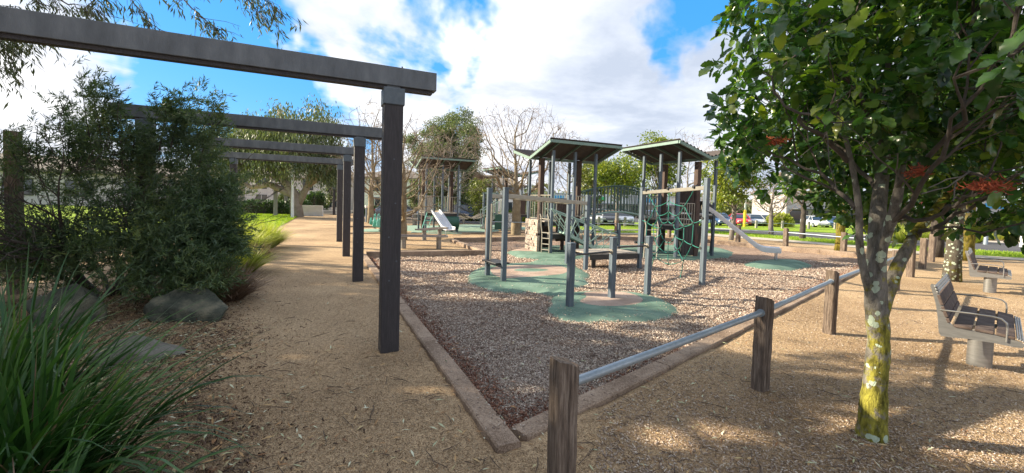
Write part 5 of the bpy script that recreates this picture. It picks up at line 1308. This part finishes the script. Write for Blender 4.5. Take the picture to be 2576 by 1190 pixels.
# ================================================================== OVERHANGING GUM (its branches hang in at the top left; its crown shades the ground)
def hang_gum():
    rs=random.Random(9);rn=np.random.default_rng(9);p=Vector((-8.6,1.6,0));t=thing('gum_tree',p,'gum tree at the left whose thin drooping branches hang in at the top','tree')
    b=MB();b.tube([p-Zv*.1,p+Vector((.2,.1,2)),p+Vector((.1,.3,4)),p+Vector((.5,.6,6.5)),p+Vector((.6,.8,8.5))],[.36,.3,.26,.18,.08],12);b.build('trunk',M_['gumbark'],t,smooth=True)
    b=MB();C=[];Dd=[]
    seqs=[[(-120,20,5.4),(60,-60,5.4),(170,10,5.3),(225,30,5.3),(270,48,5.3)],[(60,-60,5.4),(300,-90,5.5),(330,0,5.5),(370,60,5.5),(420,80,5.5)],[(300,-90,5.5),(430,-60,5.5),(480,20,5.6),(520,55,5.6),(560,80,5.6)],
          [(430,-60,5.5),(560,-80,5.6),(620,-40,5.7),(670,0,5.7),(700,28,5.7)],[(-120,120,5.2),(-40,90,5.2),(20,110,5.2),(60,92,5.2),(100,100,5.2)],[(-100,60,5.2),(-20,60,5.2),(10,110,5.2),(20,160,5.2)],[(560,-80,5.6),(600,-30,5.6),(640,20,5.6),(660,40,5.6)],[(-60,-40,5.4),(60,-30,5.4),(120,20,5.4),(185,28,5.4)],[(200,-80,5.5),(250,-40,5.5),(240,0,5.5),(210,25,5.5)],[(-80,150,5.2),(-30,150,5.2),(5,180,5.2)],[(-120,60,5.2),(-60,60,5.2),(-10,20,5.2),(40,15,5.2)]]
    for s in seqs:
        pts=[D(u,v,y) for u,v,y in s];fine=[]
        for i in range(len(pts)-1):
            for k in range(5): fine.append(pts[i].lerp(pts[i+1],k/5)+Vector((rs.gauss(0,.012),rs.gauss(0,.012),rs.gauss(0,.012))))
        fine.append(pts[-1]);b.tube(fine,[max(.003,.016*(1-i/len(fine))) for i in range(len(fine))],4)
        for i,q in enumerate(fine[4:]):
            for _ in range(2):
                e=q+Vector((rs.gauss(.08,.12),rs.gauss(0,.12),-abs(rs.gauss(.12,.12))));b.tube([q,q.lerp(e,.6)+Vector((0,0,.02)),e],[.004,.003,.002],3,cap=False)
                for _ in range(7): C.append(tuple(q.lerp(e,rs.random()**.6)+Vector((rs.gauss(0,.035),rs.gauss(0,.035),rs.gauss(0,.03)))));Dd.append((rs.gauss(.3,.4),rs.gauss(0,.4),-.8))
    # boughs carrying these from the trunk
    for e in ((-120,20,5.4),(-120,120,5.2),(-60,-40,5.4)):
        q=D(*e);b.tube([p+Vector((.2,.3,4.2)),p.lerp(q,.5)+Vector((0,0,2.6)),q],[.07,.04,.016],6)
    C=np.array(C);Dd=np.array(Dd);X,Y,Zd=frames(Dd,rn);V,F=scatter(NARROW[0]*np.array([1,1.1,1]),NARROW[1],C,X,Y,Zd,.07+.06*rn.random(len(C)))
    Vs=[V];Fs=[F];n0=len(V)
    # main crown off to the left, out of the picture: dappled shade over the near ground
    cl=[]
    for k in range(115):
        u=rs.gauss(0,1),rs.gauss(0,1),rs.gauss(0,1);L=math.sqrt(sum(x*x for x in u));r_=rs.random()**.4
        cl.append((p.x-1.6+u[0]/L*2.9*r_,p.y+1.3+u[1]/L*3.4*r_,6.1+u[2]/L*1.9*r_))
    def above(x,y,z):
        d=Vector((x,y,z-CAMH));c=d.dot(FW)
        return c<.3 or CY-FPX*d.dot(UV)/c<-170 or CX+FPX*d.dot(RV)/c<-170
    over=[]  # unseen leaf clumps added above the frame to shade the bench side
    while len(over)<34:
        x,y,z=rs.uniform(-6.5,-1.5),rs.uniform(2.2,7.),rs.uniform(5.2,7.8)
        if above(x,y,z-.8) and above(x+.6,y+.6,z-.7) and above(x,y+.8,z-.7): over.append((x,y,z))
    cl=np.array(cl)
    # keep the space in view clear: nothing right of the picture's left edge
    cl=cl[(cl[:,0]+.75)<-(cl[:,1])*1.28-.3];cl=np.concatenate([cl,np.array(over)])
    for i in rn.choice(len(cl),34,replace=False):
        c=Vector(cl[i]);b.tube([p+Vector((.2,.2,3.6+i%4*.6)),p.lerp(c,.5)+Vector((-.4,0,2.4)),c],[.08,.05,.015],5)
    b.build('branches',M_['barkgrey'],t,smooth=60)
    k=np.repeat(np.arange(len(cl)),95);P=cl[k]+rn.normal(size=(len(k),3))*np.array([.42,.42,.3]);P=P[sungaps(P)];X,Y,Zd=frames(rn.normal(size=(len(P),3))*.5+np.array([0,0,-.7]),rn)
    V,F=scatter(NARROW[0]*np.array([1,2.2,1]),NARROW[1],P,X,Y,Zd,.16+.10*rn.random(len(P)));Vs.append(V);Fs.append(F+n0)
    np_mesh('crown',np.concatenate(Vs),np.concatenate(Fs),M_['gum'],t)
hang_gum()
def shade_tree(p,h,cr,label,seed,clumps=90,per=80,leaf=.28,base=.35,m='gum'):
    return leafy_tree(Vector(p),h,cr,.25,label,seed,m,'gumbark',leaf=leaf,clumps=clumps,per=per,base=base,clump=.8,name='gum_tree',group='gum trees outside the left edge')
shade_tree((-14.5,5.6,0),9.5,3.2,'tall gum tree beyond the left edge shading the path',91)
shade_tree((-18,9.5,0),10.5,3.0,'gum tree farther out at the left shading the mulch',92,70,60)
shade_tree((-13.5,.2,0),9,3.4,'gum tree behind the viewer at the left shading the foreground',93)
shade_tree((-9.5,-3.2,0),8,3.2,'gum tree behind the viewer shading the right hand bench',94,80,80)
shade_tree((-4.5,-1.4,0),5.2,1.7,'small gum tree behind the viewer shading the kerb corner',95,42,80,.2)
# ================================================================== ROCKS
def rock(c,size,label,seed,m='rock',rz=0.):
    import bmesh
    rn=random.Random(seed);bm=bmesh.new();bmesh.ops.create_icosphere(bm,subdivisions=4,radius=1)
    ph=[rn.uniform(0,6) for _ in range(9)];cuts=[Vector((rn.gauss(0,1),rn.gauss(0,1),rn.gauss(0,.7))).normalized() for _ in range(11)]
    for v in bm.verts:
        q=v.co.copy()
        for cc in cuts:
            d=q.dot(cc)
            if d>.64: q-=cc*(d-.64)*.95
        k=1+.03*math.sin(q.x*9+ph[0])*math.cos(q.y*8+ph[1])+.02*math.sin(q.z*17+ph[2]+q.x*6)
        v.co=Vector((q.x*size[0]*k,q.y*size[1]*k,q.z*size[2]*k+q.x*size[0]*-.12))
    me=bpy.data.meshes.new('boulder');bm.to_mesh(me);bm.free()
    o=finish(me,'boulder',M_[m],None,Vector(),55,0);o.location=c;o.rotation_euler=(0,0,rz);return tag(o,label,'boulder','garden boulders')
rock(G(432,815)+Vector((0,.35,.08)),(.56,.42,.30),'grey green boulder tapering right beside the brown tussock',3,rz=-.1)
rock(G(100,830)+Vector((0,.35,.10)),(.48,.42,.42),'dark rounded boulder behind the strap leaves at far left',7,rz=.4)
rock(G(320,925)+Vector((-.1,.3,.0)),(.42,.34,.2),'pale flat boulder in front, half covered by strap leaves',9,'palerock',.3)
# ================================================================== LITTER, CHIPS, GRAVEL
TET=(np.array([(-.5,-.12,0),(.5,-.1,0.02),(.42,.14,0.),(-.35,.1,.16)]),np.array([(0,1,3),(1,2,3),(2,0,3),(0,2,1)]))
def flatscatter(name,n,samp,L,m,label,cat,tmpl,seed,tilt=.35,z=0.,zj=.008,zf=None):
    rn=np.random.default_rng(seed);xy=samp(rn,n);n=len(xy);zz=(zf(xy) if zf else np.full(n,z))+rn.random(n)*zj
    d=np.c_[rn.normal(size=(n,2)),rn.normal(size=n)*tilt];X=norm(d);up=norm(np.c_[rn.normal(size=(n,2))*tilt,np.ones(n)]);Y=norm(np.cross(up,X));Zd=np.cross(X,Y)
    V,F=scatter(tmpl[0],tmpl[1],np.c_[xy,zz],X,Y,Zd,L(rn,n,xy));o=np_mesh(name,V,F,M_[m]);return tag(o,label,cat,kind='stuff')
def persp(rn,n,umin,umax,dmin,dmax,poly=None,out=None,pw=1.):
    # even density in the picture: distance ~ uniform in 1/d
    d=1/(1/dmax+(1/dmin-1/dmax)*rn.random(n)**pw);a=umin+(umax-umin)*rn.random(n);xy=np.c_[a*d,d]
    if poly is not None: xy=xy[sdf(xy,poly)>.03]
    if out is not None: xy=xy[sdf(xy,out)<-.24]
    return xy
flatscatter('wood_chips',300000,lambda rn,n:persp(rn,n,-.36,.85,2.8,14,MULCH),lambda rn,n,xy:(.016+.022*rn.random(n))*(.7+.09*xy[:,1]),'chips','loose wood chips covering the playground bed','wood chips',TET,1,.45,MZ+.004,.012,lambda xy:MZ+.020*vnoise(xy[:,0],xy[:,1],2.2,3)+.010*vnoise(xy[:,0],xy[:,1],2.2*3.1,7)+.003)
def edge_samp(rn,n):
    t_=rn.random(n);side=rn.random(n)<.5;a=np.array(kc[:2]);e=np.where(side[:,None],np.array(KL[:2]),np.array(KR[:2]));x=a+(e-a)*(t_**1.6)[:,None]
    dl2=np.array([-dl.y,dl.x])*-1;dr2=np.array([-dr.y,dr.x]);x=x+np.where(side[:,None],dl2,dr2)*(np.abs(rn.normal(size=n))*.13+.01)[:,None];return x[sdf(x,MULCH)>.005]
flatscatter('red_bark_chips',8500,edge_samp,lambda rn,n,xy:.018+.03*rn.random(n),'redbark','dark red bark gathered along the inside of the kerbs','bark',TET,2,.35,MZ+.015,.02)
flatscatter('gravel_grains',190000,lambda rn,n:persp(rn,n,-1.0,1.25,1.9,9,None,MULCH,1.2),lambda rn,n,xy:(.003+.006*rn.random(n))*(.8+.14*xy[:,1]),'gravel','small loose stones on the tan path','gravel',(TET[0]*np.array([.8,2.6,1.6]),TET[1]),3,.5,.0,.006,lambda xy:.012*vnoise(xy[:,0],xy[:,1],1.1,1)+.005*vnoise(xy[:,0],xy[:,1],5.,2))
flatscatter('right_wood_chips',34000,lambda rn,n:persp(rn,n,.22,1.25,2.0,11,None,MULCH,1.1),lambda rn,n,xy:.009+.019*rn.random(n),'chips','scattered wood chips on the ground around the benches','wood chips',TET,4,.3,.004,.006,lambda xy:.012*vnoise(xy[:,0],xy[:,1],1.1,1)+.005*vnoise(xy[:,0],xy[:,1],5.,2)+.004)
def bedsamp(rn,n):
    x=np.c_[rn.uniform(-7,-.6,n),rn.uniform(1.6,8,n)];edge=-.66*x[:,1]-.12+.15*np.sin(x[:,1]*3);k=np.exp(-np.clip((x[:,0]-edge)/ .22,0,20));return x[(rn.random(n)<k)]
LEAFL=(NARROW[0]*np.array([1,1.15,1]),NARROW[1])
flatscatter('bed_bark',60000,bedsamp,lambda rn,n,xy:.015+.03*rn.random(n),'bedchips','dark brown mulch crumbs under the bush','bark',TET,15,.35,.004,.014)
flatscatter('fallen_leaves',13000,bedsamp,lambda rn,n,xy:.035+.05*rn.random(n),'litter','dry fallen gum leaves under the bush and beside the path','leaf litter',LEAFL,5,.22,.01,.02)
flatscatter('scattered_leaves',1100,lambda rn,n:persp(rn,n,-.7,1.2,1.9,8),lambda rn,n,xy:.04+.04*rn.random(n),'litter','single fallen leaves dotted over the ground','leaf litter',LEAFL,6,.2,.016,.01)
flatscatter('stray_chips',2600,lambda rn,n:(lambda x:x[(np.maximum(sdf(x,matA),sdf(x,matB))>.12)&(rn.random(len(x))<np.exp(-np.maximum(sdf(x,matA),sdf(x,matB))/.25)+.08)])(np.c_[rn.uniform(-1.5,4,n*3),rn.uniform(5,12,n*3)]),lambda rn,n,xy:.018+.02*rn.random(n),'chips','loose wood chips strewn over the edges of the green rubber','wood chips',TET,21,.3,.008,.004)
def kerb_samp(rn,n):
    t_=rn.random(n);sd2=rn.random(n)<.5;a=np.array(kc[:2]);e=np.where(sd2[:,None],np.array(KL[:2]),np.array(KR[:2]));x=a+(e-a)*(t_**1.8)[:,None]
    return x+np.where(sd2[:,None],np.array([-dl.y,dl.x]),-np.array([-dr.y,dr.x]))*(rn.random(n)**1.6*.16)[:,None]
flatscatter('kerb_chips',420,kerb_samp,lambda rn,n,xy:.012+.02*rn.random(n),'chips','few wood chips lying on top of the kerbs','wood chips',TET,22,.2,.047,.003)
def sticks():
    rn=random.Random(8);b=MB()
    for i in range(420):
        d=1/(1/8+(1/1.9-1/8)*rn.random());x=d*rn.uniform(-.75,1.2);a=rn.random()*6.28;L=rn.uniform(.04,.2);q=Vector((x,d,.012));e=q+Vector((math.cos(a),math.sin(a),.05))*L
        if rn.random()<.5 and x>.1 and d>3: q.z+=-.04;e.z+=-.04
        b.tube([q,(q+e)/2+Vector((rn.gauss(0,.008),rn.gauss(0,.008),.004)),e],[.003,.0028,.0015],4)
    tag(b.build('fallen_twigs',M_['stick']),'short dark twigs lying on the ground','twigs',kind='stuff')
sticks()
# ================================================================== HOUSES
def house(name,c,ax,size,label,mwall,hip=1.6,wins=(),eave=.5,trim=()):
    """ax: along the front, front faces -ay"""
    t=thing(name,c,label,'house');ax=ax.normalized();ay=Zv.cross(ax);L,Dp,H=size;cc=Vector(c)
    b=MB();b.box(cc+ay*(Dp/2)+Zv*(H/2-.3),(L,Dp,H+.6),ax);b.build('wall',M_[mwall],t)
    b=MB();z=H+.02;a0=[cc+ax*s*(L/2+eave)+ay*(-eave if q==0 else Dp+eave)+Zv*z for s,q in ((-1,0),(1,0),(1,1),(-1,1))]
    r0=cc+ax*(-L/2+min(Dp,L)/2*.9)+ay*(Dp/2)+Zv*(z+hip);r1=cc+ax*(L/2-min(Dp,L)/2*.9)+ay*(Dp/2)+Zv*(z+hip)
    lo=[p-Zv*.18 for p in a0];b.add(a0+[r0,r1]+lo,[(0,1,5,4),(1,2,5),(2,3,4,5),(3,0,4),(6,7,1,0),(7,8,2,1),(8,9,3,2),(9,6,0,3),(9,8,7,6)]);b.build('roof',M_['tile'],t)
    for (x,z0,w_,h_) in wins:
        b=MB();b.box(cc+ax*x+Zv*(z0+h_/2)-ay*.03,(w_+.16,.08,h_+.16),ax);f=b.build('window',M_['black'],t)
        b=MB();b.box(cc+ax*x+Zv*(z0+h_/2)-ay*.075,(w_,.02,h_),ax);b.build('pane',M_['glassdark'],f)
        b=MB();b.box(cc+ax*x+Zv*(z0+h_/2)-ay*.095,(.05,.03,h_),ax);b.build('mullion',M_['white'],f)
    return t
hc=Vector((-42,74,gz(0,74)))
house('townhouse',hc,Vector((1,.2,0)),(34,12,5.6),'long grey two storey townhouse at the end of the path','render_',1.9,[(x,z0,1.5,1.7) for x in (-13,-9,-5,-1.5,2.4,6,10,14.4) for z0 in (.6,3.5)])
house('townhouse',Vector((-24.3,72,gz(0,72))),Vector((1,.2,0)),(5,12,5.6),'narrow townhouse bay right of the path end','render_',1.5,[(-1.0,3.5,1.3,1.6),(1.2,.1,1.2,2.3)])
t=house('white_house',Vector((-18.3,66,gz(0,66))),Vector((1,.1,0)),(9.5,10,5.5),'white rendered house with tiled roof behind the bare tree','render2',2.0,[(x,z0,1.5,1.7) for x in (-3,.2,3.2) for z0 in (.6,3.4)])
house('townhouse',Vector((-4,76,gz(0,76))),Vector((1,.0,0)),(12,10,5.4),'pale house seen between the distant tower posts','render2',2.0,[(x,z0,1.5,1.7) for x in (-4,0,4) for z0 in (.6,3.4)])
house('brick_house',Vector((-43,37,.2)),Vector((.9,.43,0)),(24,9,3.0),'low dark walled house with grey roof seen over the bush','render_',1.5,[(x,.8,1.8,1.3) for x in (-8,-4,0,4,8)])
# low wall beside path end
b=MB();b.box(Vector((-19.4,40.2,.35+gz(0,40))),(2.8,.3,1.3),Vector((1,.2,0)));tag(b.build('garden_wall',M_['render2']),'low pale wall beside the steps at the path end','wall')
b=MB()
for i in range(3): b.box(G(805,540)+Vector((0,1.0+i*.9,.06+.13*i)),(5.2,1.6,.14),Vector((1,.25,0)))
tag(b.build('paved_ramp_path',M_['paver']),kind='structure')
# long pale shop with coloured signs behind the car park
def shop(c,L,H,label,name='shop_building',m='render2',signs=()):
    t=thing(name,c,label,'building');b=MB();b.box(Vector(c)+Zv*(H/2-.5)+Vector((0,6,0)),(L,12,H+1));b.build('wall',M_[m],t)
    b=MB();b.box(Vector(c)+Zv*(H+.15)+Vector((0,6,0)),(L+.4,12.4,.3));b.build('parapet',M_['white'],t)
    b=MB();b.box(Vector(c)+Zv*2.9+Vector((0,-.9,0)),(L*.96,1.9,.16));b.build('awning',M_['steel'],t)
    for k in range(int(L/5)):
        b=MB();b.box(Vector(c)+Vector((-L/2+2.5+k*5,-.03,1.35)),(3.6,.07,2.5));f=b.build('shop_window',M_['black'],t);b=MB();b.box(Vector(c)+Vector((-L/2+2.5+k*5,-.075,1.35)),(3.4,.02,2.3));b.build('pane',M_['glassdark'],f)
    for (x,z,w_,h_,mm) in signs:
        b=MB();b.box(Vector(c)+Vector((x,-.1,z)),(w_,.18,h_));b.build('sign_board',M_[mm],t)
    return t
M_['signgreen']=mat('green sign face',(.05,.42,.12),(.07,.5,.16),3,.5);M_['signred']=mat('red sign face',(.5,.03,.03),(.55,.04,.04),3,.5)
shop(Vector((22,92,gz(0,92))),44,4.6,'long white shop building behind the car park, seen under the bridge',signs=[(-14,3.9,6,.9,'bluegreen'),(-4,3.9,4,.9,'signgreen'),(8,3.9,6,.9,'bluegreen')])
shop(Vector((82,84,gz(0,84))),56,5.6,'wide cream shop building behind the red car',m='render_',signs=[(-16,4.6,7,1.,'bluegreen'),(0,4.6,4,.9,'signred'),(14,4.6,6,1.,'bluegreen')])
shop(Vector((118,62,gz(0,62))),40,5.4,'white shop building at far right seen through the leaves',signs=[(-6,4.4,7,1.1,'bluegreen')])
# ================================================================== POLES
def lamp(p,h,label,disc=True,m='white',yb=False):
    t=thing('street_lamp' if disc else 'marker_pole',p,label,'lamp post' if disc else 'pole');b=MB();b.tube([p-Zv*.1,p+Zv*h],[.11,.075],12);b.build('pole',M_[m],t,smooth=40)
    if disc:
        b=MB();b.loft([[p+Vector((r*math.cos(a),r*math.sin(a)*1.0,h+z)) for a in [2*math.pi*i/20 for i in range(20)]] for r,z in ((.12,-.25),(.16,.1),(.95,.32),(.98,.42),(.5,.6),(.05,.66))]);b.build('lamp_head',M_['beige'],t,smooth=40)
    else:
        b=MB();b.tube([p+Zv*h,p+Zv*(h+.04)],[.09,.06],12);b.build('pole_cap',M_['galv'],t,smooth=40)
    if yb:
        b=MB();b.tube([p,p+Zv*yb],.16 if yb>1 else .10,14);b.build('yellow_base',M_['yellow'],t,smooth=40)
M_['yellow']=mat('yellow paint',(.75,.52,.02),(.8,.58,.03),4,.5)
pl=D(736,528,33.);lamp(Vector((pl.x,33.,gz(0,33))),4.7,'white lamp post with a broad disc head left of the path')
p=G(1872,571);lamp(p,4.2,'white pole with a bright yellow base in front of the red car',False,yb=1.9)
p=G(2571,622);lamp(p,3.6,'white pole with short yellow base at the far right edge',False,yb=.35)
p=G(2404+75,616);lamp(p,1.1,'short grey marker post in the strappy plants across the road',False,'galv')
p=G(1155,556);lamp(p,5.,'plain pale pole beyond the suspended bridge',False,'galv')
# ================================================================== CARS
def carpaint(name,c): 
    return mat('car paint '+name,c,None,3,.25,.1,spec=.6,coat=.6)
def make_car(loc,label,body_m):
    t=thing('parked_car',loc,label,'car','cars in the car park')
    L,Wd=4.4,1.78
    def ring(x,pts): return [Vector((x,y,z)) for y,z in pts]
    # body cross sections along x (front = +x)
    st=[(-2.2,.55,.80,.70),(-2.12,.30,.95,.82),(-1.7,.24,1.0,.88),(-.9,.22,.98,.89),(0.,.22,.96,.89),(.8,.22,.94,.89),(1.3,.22,.90,.88),(1.9,.26,.78,.84),(2.12,.32,.66,.76),(2.2,.45,.58,.62)]
    b=MB();rings=[]
    for x,z0,z1,hw in st:
        rings.append([Vector((x,y,z)) for y,z in ((-hw*.9,z0),(-hw,z0+.12),(-hw*1.0,z1-.2),(-hw*.93,z1-.03),(-hw*.7,z1),(hw*.7,z1),(hw*.93,z1-.03),(hw*1.,z1-.2),(hw,z0+.12),(hw*.9,z0))])
    b.loft(rings);b.build('body',body_m,t,fix=True,smooth=40)
    b=MB();cab=[(-1.95,.93,.70,.93),(-1.5,.93,.60,1.36),(-1.0,.93,.58,1.45),(0.,.93,.58,1.46),(.45,.93,.60,1.38),(1.15,.90,.70,.93)]
    b.loft([[Vector((x,-.80 if 0 else -hw-.16,z0)),Vector((x,-hw,z1)),Vector((x,hw,z1)),Vector((x,hw+.16,z0))] for x,z0,hw,z1 in cab]);b.build('window_glass',M_['glassdark'],t,fix=True,smooth=30)
    b=MB();b.loft([[Vector((x,-hw,z1+.012)),Vector((x,hw,z1+.012)),Vector((x,hw,z1+.035)),Vector((x,-hw,z1+.035))] for x,z0,hw,z1 in cab[1:5]]);b.build('roof',body_m,t,fix=True)
    b=MB()
    for s in(-1,1):
        for (x0,zz0,h0),(x1,zz1,h1) in (((-1.95,.93,.86),(-1.45,1.38,.61)),((.02,.93,.86),(-.03,1.46,.60)),((1.15,.91,.86),(.42,1.40,.62))):
            b.bar(Vector((x0,s*h0,zz0)),Vector((x1,s*h1,zz1)),.05,.06)
    b.build('pillar',body_m,t)
    for x in(-1.35,1.35):
        for s in(-1,1):
            b=MB();b.tube([Vector((x,s*.70,.32)),Vector((x,s*.90,.32))],.33,18);wv=b.build('wheel',M_['black'],t,smooth=40)
            b=MB();b.tube([Vector((x,s*.89,.32)),Vector((x,s*.915,.32))],.21,12);b.build('rim',M_['galv'],wv,smooth=40)
    for s in(-1,1):
        b=MB();b.box((2.10,s*.58,.64),(.16,.34,.13));b.build('headlight',M_['white'],t,bevel=.02)
        b=MB();b.box((-2.15,s*.60,.80),(.12,.30,.15));b.build('tail_light',M_['signred'],t,bevel=.02)
    b=MB();b.box((2.2,0,.42),(.06,.5,.12));b.build('number_plate',M_['white'],t)
    return t
pm={k:carpaint(k,c) for k,c in (('white',(.75,.76,.78)),('red',(.55,.02,.03)),('silver',(.45,.48,.52)),('blue',(.03,.07,.16)),('black',(.015,.017,.02)),('grey',(.18,.19,.21)))}
proto=None
cars=[(1495,566,'white','white car leftmost under the bridge end',2.9),(1530,566.5,'black','black car beside the leftmost white car',3.0),(1572,567,'white','white car beneath the middle of the bridge',2.9),(1640,567,'grey','grey car partly behind the right tower posts',2.9),(1745,568,'silver','silver car behind the rope ladder',2.9),(1815,568,'blue','dark blue car right behind the slide top',3.0),
      (1868,568,'red','bright red car beside the yellow pole',2.85),(1905,568.5,'silver','silver car directly right of the red car',2.85),(1928,569,'white','white car two places right of the red car',2.8),(1952,569.5,'black','dark car behind the yellow green shrub',2.9),(2060,572,'white','white van like car far right of the shrub',2.9),(2110,573,'blue','dark car left of the near tree trunk',2.9),
      (1000,551,'grey','grey car on the street beside the white house',.2),(1165,556,'blue','dark blue car on the street behind the suspended bridge',.1),(2530,585,'silver','silver car at the far right across the road',2.9)]
for i,(u,v,cn,lab,rz) in enumerate(cars):
    p=G(u,v)+Vector((0,.8,0))
    if proto is None: proto=make_car(Vector((0,0,0)),lab,pm['white']);o=proto
    else:
        o=copy_tree(proto)
        for ch in o.children:
            if ch.name.split('.')[0] in('body','roof','pillar'):
                ch.data=ch.data.copy();ch.data.materials[0]=pm[cn]
    o.location=p;o.rotation_euler=(0,0,rz+math.pi/2*1.05 if rz>1 else rz);o['label']=lab
    if u>1800 and u<1940: o.location.z+=.0
